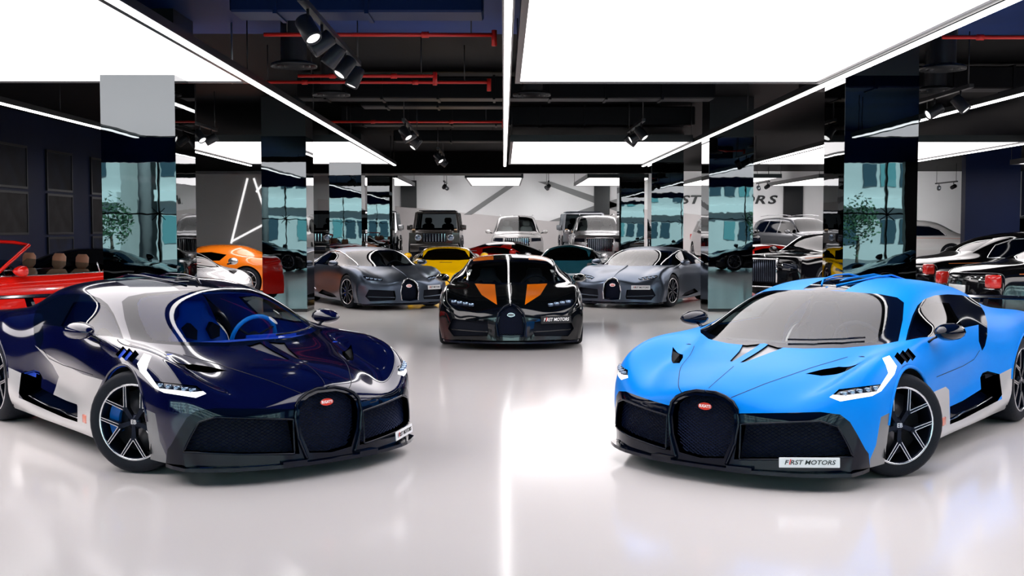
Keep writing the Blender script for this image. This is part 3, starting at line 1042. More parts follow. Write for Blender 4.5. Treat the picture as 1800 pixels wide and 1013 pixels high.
def badge(parent, loc, rot, a=.052, red=True):
    b = MB()
    n = 28
    b.prism([(a * math.cos(2 * math.pi * i / n), a * .52 * math.sin(2 * math.pi * i / n)) for i in range(n)], -.004, .004, 'z')
    o = b.build('badge', M_CHROME, parent, loc, rot)
    tag(o, 'oval red maker badge with white letters' if red else 'oval silver maker badge')
    b = MB()
    b.prism([(a * .93 * math.cos(2 * math.pi * i / n), a * .45 * math.sin(2 * math.pi * i / n)) for i in range(n)], .002, .006, 'z')
    b.build('badge_field', M_BADGE if red else mat('badge_silver', (.3, .3, .32), .35, metal=.8), o)
    me = text_mesh('BUGATTI', a * .5, .0008, 0, a * .01)
    xs = [v.co.x for v in me.vertices]
    k = 1.55 * a / (max(xs) - min(xs))
    for v in me.vertices: v.co.x *= k
    link('lettering', me, M_WHITE if red else M_INK, o, (0, 0, .0068))
    return o

def face_rot(n):
    """euler for a flat thing whose local +z looks along n and local +y points up"""
    z = Vector(n).normalized()
    x = Vector((0, 0, 1)).cross(z).normalized()
    y = z.cross(x)
    return Matrix((x, y, z)).transposed().to_euler()
# ------------------------------------------------------------------ hypercars with a horseshoe grille
def hyper_grid(kind='divo'):
    """control lines of half the body: sections from tail to nose, each from sill to centre line"""
    T = [
     (-2.30, [(.80,.36),(.86,.45),(.88,.55),(.86,.68),(.80,.78),(.68,.81),(.55,.82),(.40,.825),(.20,.83),(0,.83)]),
     (-2.15, [(.90,.27),(.94,.40),(.95,.54),(.93,.70),(.86,.84),(.72,.87),(.58,.875),(.42,.88),(.22,.89),(0,.895)]),
     (-1.80, [(.95,.20),(1.0,.34),(1.01,.52),(.99,.71),(.91,.87),(.76,.905),(.60,.91),(.45,.93),(.25,.96),(0,.97)]),
     (-1.355,[(.95,.15),(1.02,.30),(1.03,.50),(1.01,.72),(.93,.875),(.79,.925),(.64,.965),(.48,1.03),(.27,1.075),(0,1.085)]),
     (-1.05, [(.94,.14),(1.01,.26),(1.01,.48),(1.00,.70),(.92,.85),(.80,.93),(.68,1.02),(.54,1.105),(.30,1.15),(0,1.16)]),
     (-.75, [(.93,.135),(.99,.22),(.955,.40),(.95,.66),(.875,.83),(.78,.945),(.685,1.05),(.56,1.14),(.31,1.19),(0,1.20)]),
     (-.40, [(.93,.13),(.98,.20),(.87,.37),(.90,.62),(.86,.83),(.775,.955),(.68,1.07),(.56,1.165),(.31,1.21),(0,1.22)]),
     (0.0,  [(.93,.13),(.98,.20),(.87,.38),(.93,.62),(.88,.83),(.785,.945),(.69,1.06),(.56,1.16),(.31,1.205),(0,1.215)]),
     (.40,  [(.93,.13),(.98,.20),(.92,.40),(.955,.63),(.90,.83),(.80,.91),(.70,1.00),(.57,1.10),(.31,1.15),(0,1.165)]),
     (.75,  [(.94,.13),(.99,.22),(.965,.43),(.965,.64),(.89,.825),(.81,.865),(.71,.915),(.58,.985),(.31,1.045),(0,1.06)]),
     (1.05, [(.95,.13),(1.0,.25),(1.0,.46),(.985,.66),(.90,.82),(.80,.82),(.69,.835),(.56,.875),(.31,.935),(0,.95)]),
     (1.355,[(.96,.13),(1.01,.28),(1.015,.48),(.995,.67),(.905,.815),(.79,.80),(.66,.75),(.52,.785),(.30,.825),(0,.84)]),
     (1.60, [(.95,.13),(1.0,.28),(1.005,.47),(.98,.65),(.895,.785),(.78,.765),(.65,.675),(.50,.72),(.27,.755),(0,.775)]),
    ]
    G = [[(x, y, z) for (y, z) in sec] for x, sec in T]
    G.append([(1.82,.925,.13),(1.80,.97,.29),(1.80,.975,.46),(1.81,.95,.60),(1.83,.87,.72),(1.84,.76,.70),(1.86,.63,.61),(1.89,.47,.655),(1.91,.25,.695),(1.92,0,.715)])
    G.append([(1.92,.895,.13),(1.90,.93,.29),(1.91,.93,.44),(1.93,.90,.545),(1.97,.83,.62),(2.00,.72,.615),(2.04,.58,.57),(2.09,.43,.575),(2.12,.22,.625),(2.13,0,.645)])
    G.append([(1.96,.875,.13),(1.955,.895,.27),(1.965,.89,.38),(2.0,.86,.455),(2.06,.78,.51),(2.11,.68,.515),(2.16,.55,.505),(2.22,.40,.515),(2.255,.20,.56),(2.265,0,.575)])
    G.append([(1.98,.865,.13),(1.985,.87,.22),(2.0,.855,.30),(2.04,.82,.36),(2.11,.74,.41),(2.16,.65,.43),(2.215,.53,.44),(2.27,.38,.45),(2.30,.19,.465),(2.305,0,.47)])
    G.append([(1.995,.86,.125),(2.0,.85,.17),(2.03,.83,.21),(2.075,.79,.25),(2.14,.71,.28),(2.19,.63,.295),(2.24,.51,.30),(2.29,.36,.305),(2.315,.18,.31),(2.32,0,.31)])
    G.append([(2.0,.855,.12),(2.015,.84,.12),(2.045,.81,.12),(2.09,.765,.12),(2.15,.69,.12),(2.20,.61,.12),(2.25,.49,.12),(2.30,.34,.12),(2.325,.17,.12),(2.33,0,.12)])
    if kind == 'chiron':
        # fuller nose and wings, plainer flanks
        for i, row in enumerate(G):
            for j, (x, y, z) in enumerate(row):
                if i >= 11 and j >= 4: z = z + .015
                if i >= 14 and j <= 4: y = min(y * 1.05, 1.0)
                if 4 <= i <= 9 and j in (2, 3): y = max(y, .95)
                if i >= 11 and j == 6: z = (G[i][5][2] + row[7][2]) / 2 + .012
                G[i][j] = (x, y, z)
    return G

HS_OUT = [(1178,805),(1178,727),(1195,705),(1215,693),(1236,689),(1258,691),(1276,698.5),(1289,708),(1296.5,721),(1298.5,744),(1292,779),(1277,817),(1200,815)]
HS_IN = [(1184,800),(1184,735),(1200,712),(1218,700),(1236,696),(1256,698),(1272,705),(1283,714),(1289.5,725),(1291,744),(1285,776),(1272,806),(1200,805)]
POSE_BLUE = car_pose(2.721, 9.001, math.atan2(-math.cos(.679), -math.sin(.679)))
POSE_NAVY = car_pose(-2.64, 9.16, math.atan2(-math.cos(.707), math.sin(.707)))
POSE_BLACK = car_pose(.115, 17.3, math.radians(-90.4))
POSE_GREY_R = car_pose(3.22, 25.05, math.radians(243.6))
POSE_GREY_L = car_pose(-2.944, 24.72, math.radians(-62.3))

def divo_shell():
    s = Shell(hyper_grid(), 120, 66, POSE_BLUE, tight=1)
    c = s.cut
    arch = [(1592,599),(1596,581),(1604,555),(1613,537),(1625,526),(1643,519.5),(1666,517.5),(1690,519),(1708,523.5),(1721,533),(1730.5,549),
            (1735.5,567),(1735.5,590),(1731.5,608),(1726.5,617),(1720.5,600),(1720,571),(1694,576.5),(1658,590.5),(1617,594)]
    c('window_surround', arch, ok=lambda p: p.y > .45 and -1.15 < p.x < 1.3)
    c('door_glass', [(1596,597),(1599,582),(1607,557),(1616,541),(1628,534),(1643,531),(1668,533),(1692,574),(1658,589),(1618,592)], into=['window_surround'])
    ws = [(1300,560),(1330,522),(1380,512),(1450,510),(1486,512.5),(1545,517),(1577,523),(1589,532),(1587,562),(1579,600),(1549,606),(1483,612),(1413,613),(1367,611),(1345,604),(1290,600)]
    c('windscreen_surround', ws, ok=lambda p: p.x > .1)
    c('windscreen', [(1300,560),(1335,524),(1380,516),(1450,514),(1486,516),(1540,521),(1556,526),(1563,536),(1561,558),(1553,583),(1541,602),(1483,605),(1413,606),(1345,601),(1290,598)], into=['windscreen_surround'])
    c('roof_stripe', [(.50,-.1),(.47,.0),(.44,.17),(-1.6,.17),(-1.6,-.1)], mode='top', into=['body'])
    c('front_mask', [(1225,727),(1298,727),(1380,726),(1442,724.5),(1477,729),(1494,742),(1507,764),(1521,790),(1527,798),(1531,840),(1400,880),(1225,870)], ok=lambda p: p.x > 1.7)
    c('intake', [(1300,746),(1442,741),(1472,750),(1486,775),(1499,803),(1400,808),(1290,808)], into=['front_mask'])
    c('grille_surround', HS_OUT, ok=lambda p: p.x > 1.8)
    c('grille', HS_IN, into=['grille_surround'])
    c('corner_fin', [(1548.5,733.5),(1568,724),(1580,740),(1565,840),(1529,830),(1529,809),(1540,783)], ok=lambda p: p.x > 1.6, into=['body', 'front_mask'])
    c('daytime_light', [(1551,630),(1563.5,625),(1576.5,644),(1572.5,658),(1549,688),(1533,696.5),(1477,706),(1458,698.5),(1464,694),(1481,695.5),(1541,688.5),(1561.5,656),(1557,642)], into=['body'])
    c('headlight', [(1463.5,694.5),(1474.5,684.5),(1550.5,675.5),(1541.5,688.8),(1481,695.6)], into=['body'])
    c('bonnet_slot', [(1.80,.465),(1.65,.525),(1.545,.585),(1.46,.72),(1.58,.66),(1.65,.618),(1.745,.55)], mode='top', into=['body'])
    c('bonnet_vent', [(1.40,.03),(1.40,.175),(1.60,.11),(1.84,.055),(1.86,.03)], mode='top', into=['body'])
    for i in range(3):
        dx, dy = i * 9.5, -i * 3.6
        c('fender_louvre_%d' % i, [(1572 + dx, 627 + dy), (1577.5 + dx, 619 + dy), (1591 + dx, 634 + dy), (1585 + dx, 642 + dy)], into=['body'])
    c('side_panel', [(1642,689),(1662.5,680),(1668.5,686),(1670,746.5),(1692,737.5),(1754,705),(1780,693),(1800,683),(1800,720),(1718,746),(1653,778),(1640,790)], into=['body'], ok=lambda p: p.x < 1.2)
    c('rear_side_panel', [(1757,658),(1781,646),(1800,640),(1800,690),(1780,694),(1761.5,702)], into=['body'], ok=lambda p: p.x < 1)
    s.setpose(car_pose(2.64, 9.16, math.atan2(-math.cos(.707), -math.sin(.707))))
    c('door_panel', [(1770 - x, y) for x, y in [(66,606),(85,620),(112,637),(150,657),(184,667),(176,684),(170,705),(168,735),(140,712),(98,692),(101,684),(108,661),(97,640)]], into=['body'], ok=lambda p: p.x < 1.2)
    s.setpose(POSE_BLUE)
    c('sill_recess', [(1670,715),(1692,705),(1724.5,684.5),(1723,664),(1727,656),(1736,652.5),(1757,658),(1761.5,694),(1754,705),(1692,737.5),(1670,746.5)], ok=lambda p: p.x < 1.2)
    c('side_intake', [(1727,660),(1737,656),(1752,660),(1757,690),(1749,698),(1726,684)], into=['sill_recess'])
    for cx, cz, R in ((1.3555, .335, .375), (-1.3555, .345, .39)):
        c('arch', arc_side(cx, cz, R, -60, 240), mode='side')
    s.finish()
    return s

def chiron_shell():
    s = Shell(hyper_grid('chiron'), 120, 66, POSE_BLACK, tight=1)
    c = s.cut
    X = lambda pts: [(750 + x * .19737, 420 + y * .19737) for x, y in pts]
    c('windscreen_surround', X([(600,190),(730,184),(950,188),(1100,200),(1150,258),(1205,345),(1228,378),(1000,402),(730,408),(600,405)]), ok=lambda p: p.x > .1)
    c('windscreen', X([(600,205),(730,199),(950,203),(1085,216),(1135,268),(1185,345),(1205,372),(1000,388),(730,394),(600,392)]), into=['windscreen_surround'])
    c('bonnet_stripe', X([(895,405),(1075,398),(1012,500),(875,588)]), into=['body'])
    c('roof_stripe', X([(908,100),(908,190),(1090,203),(1092,100)]), into=['body'], ok=lambda p: .1 < p.x + .9)
    c('headlight', X([(1066,578),(1130,555),(1300,528),(1312,545),(1270,590),(1090,606)]), into=['body'])
    c('grille_surround', X([(600,870),(615,760),(640,660),(680,610),(750,578),(815,606),(862,660),(882,760),(868,872),(750,885)]), ok=lambda p: p.x > 1.6)
    c('grille', X([(615,850),(630,760),(655,670),(690,622),(750,592),(806,618),(848,668),(866,760),(854,856),(750,862)]), into=['grille_surround'])
    c('intake', X([(948,832),(962,740),(1275,712),(1312,800),(1262,868),(962,866)]), into=['body'])
    c('window_surround', [(1.10,.845),(.75,.965),(.40,1.06),(0,1.125),(-.35,1.135),(-.65,1.10),(-.88,1.01),(-1.0,.86),(-1.02,.66),(-.95,.50),(-.80,.36),(-.70,.33),(-.84,.55),(-.88,.72),(-.84,.84),(-.3,.835),(.5,.835)], mode='side', ok=lambda p: p.x < 1.2, into=['body'])
    c('door_glass', [(1.0,.85),(.72,.945),(.38,1.035),(0,1.09),(-.30,1.10),(-.45,.85),(.2,.845)], mode='side', into=['window_surround'])
    c('side_intake', [(-.45,.22),(.35,.17),(.75,.19),(.55,.25),(-.2,.31)], mode='side', into=['body'])
    for cx, cz, R in ((1.3555, .335, .375), (-1.3555, .345, .39)):
        c('arch', arc_side(cx, cz, R, -60, 240), mode='side')
    s.finish()
    return s

def lofted(rings, cap=True):
    """rings: lists of equal length of points, skinned in order"""
    b = MB()
    n = len(rings[0])
    vs = [p for r in rings for p in r]
    fs = [(i * n + k, i * n + (k + 1) % n, (i + 1) * n + (k + 1) % n, (i + 1) * n + k) for i in range(len(rings) - 1) for k in range(n)]
    if cap:
        fs.append(tuple(range(n - 1, -1, -1)))
        fs.append(tuple((len(rings) - 1) * n + k for k in range(n)))
    b.add(vs, fs, True)
    return b

def sring(cx, cy, cz, rx, ry, n=14, p=2.6):
    """super-ellipse ring in the (x,y) plane at height cz"""
    out = []
    for k in range(n):
        a = 2 * math.pi * k / n
        c, s = math.cos(a), math.sin(a)
        out.append((cx + rx * math.copysign(abs(c) ** (2 / p), c), cy + ry * math.copysign(abs(s) ** (2 / p), s), cz))
    return out

def seat_meshes():
    back = lofted([sring(-.20, 0, .28, .10, .24), sring(-.26, 0, .40, .09, .27), sring(-.33, 0, .56, .08, .27), sring(-.39, 0, .70, .07, .26),
                   sring(-.44, 0, .80, .06, .20), sring(-.47, 0, .88, .055, .13), sring(-.49, 0, .96, .05, .12), sring(-.50, 0, 1.0, .03, .09)]).mesh('seat')
    cush = lofted([sring(.02, 0, .20, .26, .22), sring(.02, 0, .28, .30, .25), sring(.03, 0, .34, .29, .25), sring(.03, 0, .36, .25, .20)]).mesh('cushion')
    hole = []
    for sgn in (-1, 1):
        h = MB()
        h.prism([(sgn * y, z) for y, z in [(.05, .76), (.10, .82), (.16, .78), (.14, .70), (.07, .68)]], -.34, -.27, 'x')
        for i, p in enumerate(h.v): h.v[i] = (p[0] - (p[2] - .68) * .40, p[1], p[2])
        hole.append(h.mesh('seat_slot'))
    return back, cush, hole

def cabin(root, shell, seat_m, trim_m, wheel_m, lining):
    link('cabin_lining', lining, trim_m, root)
    b = MB(); b.box(-.95, 1.75, -.86, .86, .115, .135); b.build('floor_pan', M_UNDER, root)
    b = MB()
    b.prism([(1.30,.50),(1.34,.76),(1.10,.80),(.86,.78),(.78,.70),(.82,.50)], -.80, .80, 'y'); b.build('dashboard', trim_m, root)
    b = MB(); b.prism([(.80,.70),(.80,.80),(1.0,.815),(1.0,.70)], .20, .52, 'y'); b.build('instrument_hood', trim_m, root)
    b = MB(); b.prism([(-.72,.14),(.72,.14),(.72,.75),(.60,1.0),(.50,1.10),(-.50,1.10),(-.60,1.0),(-.72,.75)], -.74, -.70, 'x'); b.build('bulkhead', trim_m, root)
    b = MB(); b.prism([(.80,.14),(.80,.58),(.3,.50),(-.6,.46),(-.6,.14)], -.09, .09, 'y'); b.build('centre_console', trim_m, root)
    bk, cu, ho = SEAT
    for y in (-.36, .36):
        st = link('seat', bk, seat_m, root, (.04, y, 0))
        link('cushion', cu, seat_m, st)
        for h in ho: link('seat_slot', h, M_DARK, st)
    b = MB()
    M = Matrix.Translation((.62, .36, .76)) @ Matrix.Rotation(math.radians(-68), 4, 'Y')
    b.tube([M @ Vector((.185 * math.cos(a), .185 * math.sin(a), 0)) for a in [2 * math.pi * i / 28 for i in range(28)]], .017, 8, closed=True)
    sw = b.build('steering_wheel', wheel_m, root)
    b = MB()
    for a in (0, 2.1, -2.1):
        b.bar(M @ Vector((.03 * math.cos(a + math.pi), .03 * math.sin(a + math.pi), 0)), M @ Vector((.18 * math.cos(a + math.pi), .18 * math.sin(a + math.pi), 0)), .03, .012)
    b.lathe([(0, .02), (.05, .015), (.055, -.02), (0, -.03)], 16, 'z', M)
    b.build('steering_hub', M_DARK, sw)

def wing_mirror(root, side, paint, cap):
    """stalk and shell of a door mirror"""
    y = side
    rings = []
    for x, ry, rz, dy in [(.82, .012, .010, .0), (.77, .055, .035, .0), (.70, .085, .055, .0), (.62, .10, .062, 0), (.585, .10, .062, 0)]:
        rings.append([(x, y * (1.005 + dy + ry * math.cos(a)), .895 + rz * math.sin(a)) for a in [2 * math.pi * k / 14 for k in range(14)]])
    o = lofted(rings).build('door_mirror', cap, root)
    g = MB(); g.prism([(y * (1.005 + .085 * math.cos(a)), .895 + .05 * math.sin(a)) for a in [2 * math.pi * k / 16 for k in range(16)]], .580, .586, 'x')
    g.build('mirror_glass', M_CHROME, o)
    st = MB(); st.tube([(.72, y * .86, .80), (.70, y * .92, .85), (.68, y * .97, .875)], [.022, .016, .02], 8, flat=.5)
    st.build('mirror_stalk', M_BLACK, o)

def finish_hyper(root, paint, steer, cal, style, front_y=.99):
    for sgn in (1, -1):
        wheel(root, (1.3555, sgn * front_y, .34), sgn, steer=steer, style=style, caliper=cal)
        wheel(root, (-1.3555, sgn * 1.0, .355), sgn, R=.355, W=.33, rim=.268, style=style, caliper=cal)
    well(root, 1.3555, .97, .395, .34); well(root, -1.3555, .97, .41)
    b = MB(); b.box(-2.2, 2.0, -.80, .80, .10, .12); b.build('underbody', M_UNDER, root)
    b = MB()
    b.prism([(-.84,.36),(.84,.36),(.86,.60),(.78,.79),(-.78,.79),(-.86,.60)], -2.31, -2.24, 'x'); b.build('rear_panel', M_BLACK, root)
    b = MB(); b.rbox(-2.33, -2.30, -.82, .82, .66, .68, .008); b.build('tail_light', M_RED_LAMP, root)

def put_parts(root, ms, mats_, default):
    for nm, lst in ms.items():
        base = nm.rstrip('0123456789').rstrip('_')
        for me in lst:
            link(base, me, mats_.get(base, default), root)

SEAT = seat_meshes()
DIVO = divo_shell()
DIVO_MS = DIVO.meshes({'intake': (-.09,0,0), 'grille': (-.07,0,0), 'bonnet_slot': (0,0,-.05), 'sill_recess': (0,-.05,0), 'side_intake': (0,-.16,0),
                       'fender_louvre_0': (0,-.01,-.03), 'fender_louvre_1': (0,-.01,-.03), 'fender_louvre_2': (0,-.01,-.03), 'headlight': (-.012,0,-.006), 'bonnet_vent': (0,0,-.012)})
DIVO_LIN = DIVO.lining(lambda p: -.9 < p.x < 1.35 and p.z > .45)
CHIRON = chiron_shell()
CHIRON_MS = CHIRON.meshes({'intake': (-.08,0,0), 'grille': (-.06,0,0), 'side_intake': (0,-.06,0), 'headlight': (-.014,0,-.006)})
CHIRON_LIN = CHIRON.lining(lambda p: -.9 < p.x < 1.35 and p.z > .45)

def divo_bits():
    """meshes both slim-lamp cars share"""
    s = DIVO
    d = {}
    d['horse'] = s.edge_tube([p for p in HS_OUT if p[0] >= 1236] , .011, closed=False, lift=.006)
    # mirror the half rim
    b = d['horse']; n = len(b.v)
    b.v += [(p[0], -p[1], p[2]) for p in b.v]; b.f += [tuple(i + n for i in reversed(f)) for f in b.f]; b.s += b.s; b.mi += b.mi
    d['horse'] = b.mesh('grille_rim')
    ip = [(1302,746),(1442,741),(1472,750),(1486,775),(1499,803),(1400,808),(1300,808)]
    for k, sg in (('frame_l', 1), ('frame_r', -1)):
        d[k] = s.edge_tube(ip, .007, lift=.003, sgn=sg).mesh('intake_frame')
    d['mesh_c'] = s.lattice('grille', .045, .020, .0019, both=True).mesh('grille_mesh')
    l = s.lattice('intake', .06, .022, .0019)
    d['mesh_l'] = l.mesh('intake_mesh')
    l.v = [(p[0], -p[1], p[2]) for p in l.v]; l.f = [tuple(reversed(f)) for f in l.f]
    d['mesh_r'] = l.mesh('intake_mesh')
    for key, pts in (('bonnet_gap', [(1285,699.5),(1345,675),(1430,645.5),(1490,628)]), ('door_gap', [(1646,663),(1692,644),(1712,632),(1722,616)])):
        g = MB()
        s.ribbon(g, pts, .005, mirror=False)
        a = g.mesh(key)
        g.v = [(p[0], -p[1], p[2]) for p in g.v]
        d[key] = [a, g.mesh(key)]
    g = MB()
    s.ribbon(g, [(1240,688),(1262,668),(1290,644)], .004, mirror=False)
    d['gap3'] = g.mesh('bonnet_centre_line')
    # splitter: plate that follows the lower lip
    P = [(2.0,.862),(2.045,.82),(2.09,.775),(2.15,.70),(2.20,.62),(2.25,.50),(2.30,.35),(2.325,.18),(2.33,0)]
    out = [(x + .035, y * 1.02) for x, y in P]
    poly = [(1.80,.90),(1.9,.90)] + out
    poly = poly + [(x, -y) for x, y in reversed(poly[:-1])]
    g = MB(); g.prism(poly, .095, .118, 'z'); d['split'] = g.mesh('front_splitter')
    # strakes at the foot of the grille
    for k, sg in (('str_l', 1), ('str_r', -1)):
        g = MB(); g.prism([(2.30, sg * .185), (2.365, sg * .20), (2.34, sg * .36), (2.30, sg * .36)], .118, .135, 'z')
        d[k] = g.mesh('lip_strake')
    # led cubes in the lamps
    d['leds'] = []
    for i in range(5):
        h = s.hit(1482 + i * 13.5, 692.5 - i * 2.4)[0]
        for sg in (1, -1):
            g = MB()
            if h is not None: g.rbox(h.x - .018, h.x + .002, sg * h.y - .022, sg * h.y + .022, h.z - .012, h.z + .012, .004, seg=1)
            d['leds'].append(g.mesh('led'))
    g = MB()
    prof = [(-2.38,.985),(-2.30,1.0),(-2.18,1.0),(-2.08,.985),(-2.1,.975),(-2.20,.983),(-2.3,.983)]
    g.prism(prof, -.90, .90, 'y'); d['wing'] = g.mesh('rear_wing')
    d['strut'] = []
    for sg in (-1, 1):
        g = MB()
        g.prism([(-2.28,.99),(-2.13,.99),(-2.0,.86),(-2.16,.84)], sg * .42, sg * .45, 'y')
        d['strut'].append(g.mesh('wing_strut'))
    # roof scoop and fin
    g = MB()
    g.prism([(.40,1.165),(.0,1.222),(-.6,1.24),(-1.2,1.17),(-1.6,1.07),(-1.6,1.0),(-1.2,1.1),(-.4,1.18)], -.008, .008, 'y'); d['fin'] = g.mesh('roof_fin')
    d['scoop'] = []
    for sg in (-1, 1):
        g = MB()
        g.tube([(.34, sg * .06, 1.18), (.1, sg * .15, 1.212), (-.2, sg * .18, 1.235), (-.5, sg * .18, 1.235), (-.9, sg * .16, 1.18)], .007, 6)
        d['scoop'].append(g.mesh('roof_scoop_edge'))
    d['lip'], d['sill_line'], d['marker'] = [], [], []
    for sg in (1, -1):
        for cx, cz, R, q in ((1.3555, .335, .383, 1), (-1.3555, .345, .398, -1)):
            d['lip'].append(s.edge_tube(arc_side(cx, cz, R, 8, 172, 20), .011, 'side', False, -.002, sgn=sg).mesh('arch_lip'))
        d['sill_line'].append(s.edge_tube([(1673,741),(1690,733),(1702,722),(1722,714),(1757,694)], .006, 'px', False, -.035, sgn=sg).mesh('sill_line'))
        h = s.hit(1659, 741)[0]
        g = MB(); g.rbox(h.x - .035, h.x + .035, sg * h.y - .006, sg * h.y + .006, h.z - .03, h.z + .03, .004, seg=1)
        d['marker'].append(g.mesh('side_marker'))
    # wiper
    g = MB()
    hp = [s.hit(x, y) for x, y in ((1345,599),(1385,601),(1430,601.5),(1480,600),(1520,597))]
    g.tube([h[0] + h[1] * .018 for h in hp if h[0] is not None], .007, 6)
    d['wiper'] = g.mesh('wiper')
    hp = s.hit(1427, 812)
    d['plate_at'] = hp[0]
    return d

DB = divo_bits()

def build_divo(name, pose, paint, steer, seat_m, trim_m, wheel_m, label, door_m):
    root = empty(name)
    root.matrix_world = pose
    tag(root, label, 'car')
    put_parts(root, DIVO_MS, dict(body=paint, door_glass=G_SIDE, windscreen=G_WIND, corner_fin=M_GREYFIN, daytime_light=M_DRL, headlight=M_LENS,
              bonnet_vent=M_GREYFIN, door_panel=door_m, side_panel=M_SILVER, rear_side_panel=M_SILVER, side_intake=M_DARK, grille=M_DARK, intake=M_DARK, sill_recess=M_BLACK), M_BLACK)
    for o in root.children:
        b = o.name.split('.')[0]
        if b == 'daytime_light': tag(o, 'white hooked daytime running light')
        elif b == 'side_panel': tag(o, 'silver lower side panel')
        elif b == 'corner_fin': tag(o, 'grey fin ahead of the front wheel')
    link('grille_rim', DB['horse'], M_BLACK, root)
    for k in ('frame_l', 'frame_r'): link('intake_frame', DB[k], M_BLACK, root)
    link('grille_mesh', DB['mesh_c'], M_MESH, root)['kind'] = 'stuff'
    for k in ('mesh_l', 'mesh_r'): link('intake_mesh', DB[k], M_MESH, root)['kind'] = 'stuff'
    [link(k, m, M_GAP, root) for k in ('bonnet_gap', 'door_gap') for m in DB[k]]; link('bonnet_centre_line', DB['gap3'], M_GAP, root)
    link('front_splitter', DB['split'], M_BLACK, root)
    for k in ('str_l', 'str_r'): link('lip_strake', DB[k], M_BLACK, root)
    for k in DB['leds']: link('led', k, M_LED, root)
    w = link('rear_wing', DB['wing'], M_BLACK, root)
    for k in DB['strut']: link('wing_strut', k, M_BLACK, w)
    link('roof_fin', DB['fin'], paint, root)
    for k in DB['scoop']: link('roof_scoop_edge', k, paint, root)
    link('wiper', DB['wiper'], M_BLACK, root)
    for k in DB['lip']: link('arch_lip', k, paint, root)
    for k in DB['sill_line']: link('sill_line', k, M_CHROME, root)
    for k in DB['marker']: link('side_marker', k, mat('salmon_marker', (.85, .28, .2), .2, coat=.5), root)
    for sg in (1, -1): wing_mirror(root, sg, paint, M_BLACK if name.startswith('sky') else paint)
    h = DB['plate_at']
    plate(root, (h.x + .035, h.y, h.z), face_rot((.80, .60, .08)), .37, .062)
    badge(root, (2.275, 0, .478), face_rot((1, 0, .1)))
    cabin(root, DIVO, seat_m, trim_m, wheel_m, DIVO_LIN)
    finish_hyper(root, paint, steer, mat('blue_caliper', (.0, .12, .5), .3), 'y5')
    return root

def build_chiron(name, pose, paint, stripe, label, dark_plate, steer=0., red_badge=True):
    root = empty(name)
    root.matrix_world = pose
    tag(root, label, 'car')
    put_parts(root, CHIRON_MS, dict(body=paint, bonnet_stripe=stripe or paint, roof_stripe=stripe or paint, door_glass=G_SIDE, windscreen=G_WIND,
              headlight=M_LENS, grille=M_DARK, intake=M_DARK, side_intake=M_DARK), M_BLACK)
    s = CHIRON
    link('grille_rim', CB['horse'], M_CHROME if not stripe else M_BLACK, root)
    for m in CB['leds']: link('headlight_eye', m, M_LED, root)
    for m in CB['cline']: link('arch_trim', m, M_CHROME if not stripe else M_BLACK, root)
    link('front_splitter', CB['split'], M_BLACK, root)
    for m in CB['bar']: link('intake_blade', m, paint, root)
    link('grille_mesh', CB['mesh'], M_MESH, root)['kind'] = 'stuff'
    link('bonnet_ridge', CB['ridge'], M_CHROME if stripe else paint, root)
    for sg in (1, -1): wing_mirror(root, sg, paint, paint)
    if dark_plate: plate(root, CB['pl'][0], face_rot((.9, .36, .12)), .44, .10, True)
    else: plate(root, CB['pl2'][0], face_rot((.9, .40, .12)), .38, .085)
    badge(root, (2.275, 0, .472), face_rot((1, 0, .1)), .06 if red_badge else .05, red_badge)
    cabin(root, CHIRON, mat('grey_leather', (.05, .055, .07), .5), M_DARK, M_DARK, CHIRON_LIN)
    finish_hyper(root, paint, steer, mat('blue_caliper_bright', (.0, .05, .6), .3), 'p10', .995)
    return root

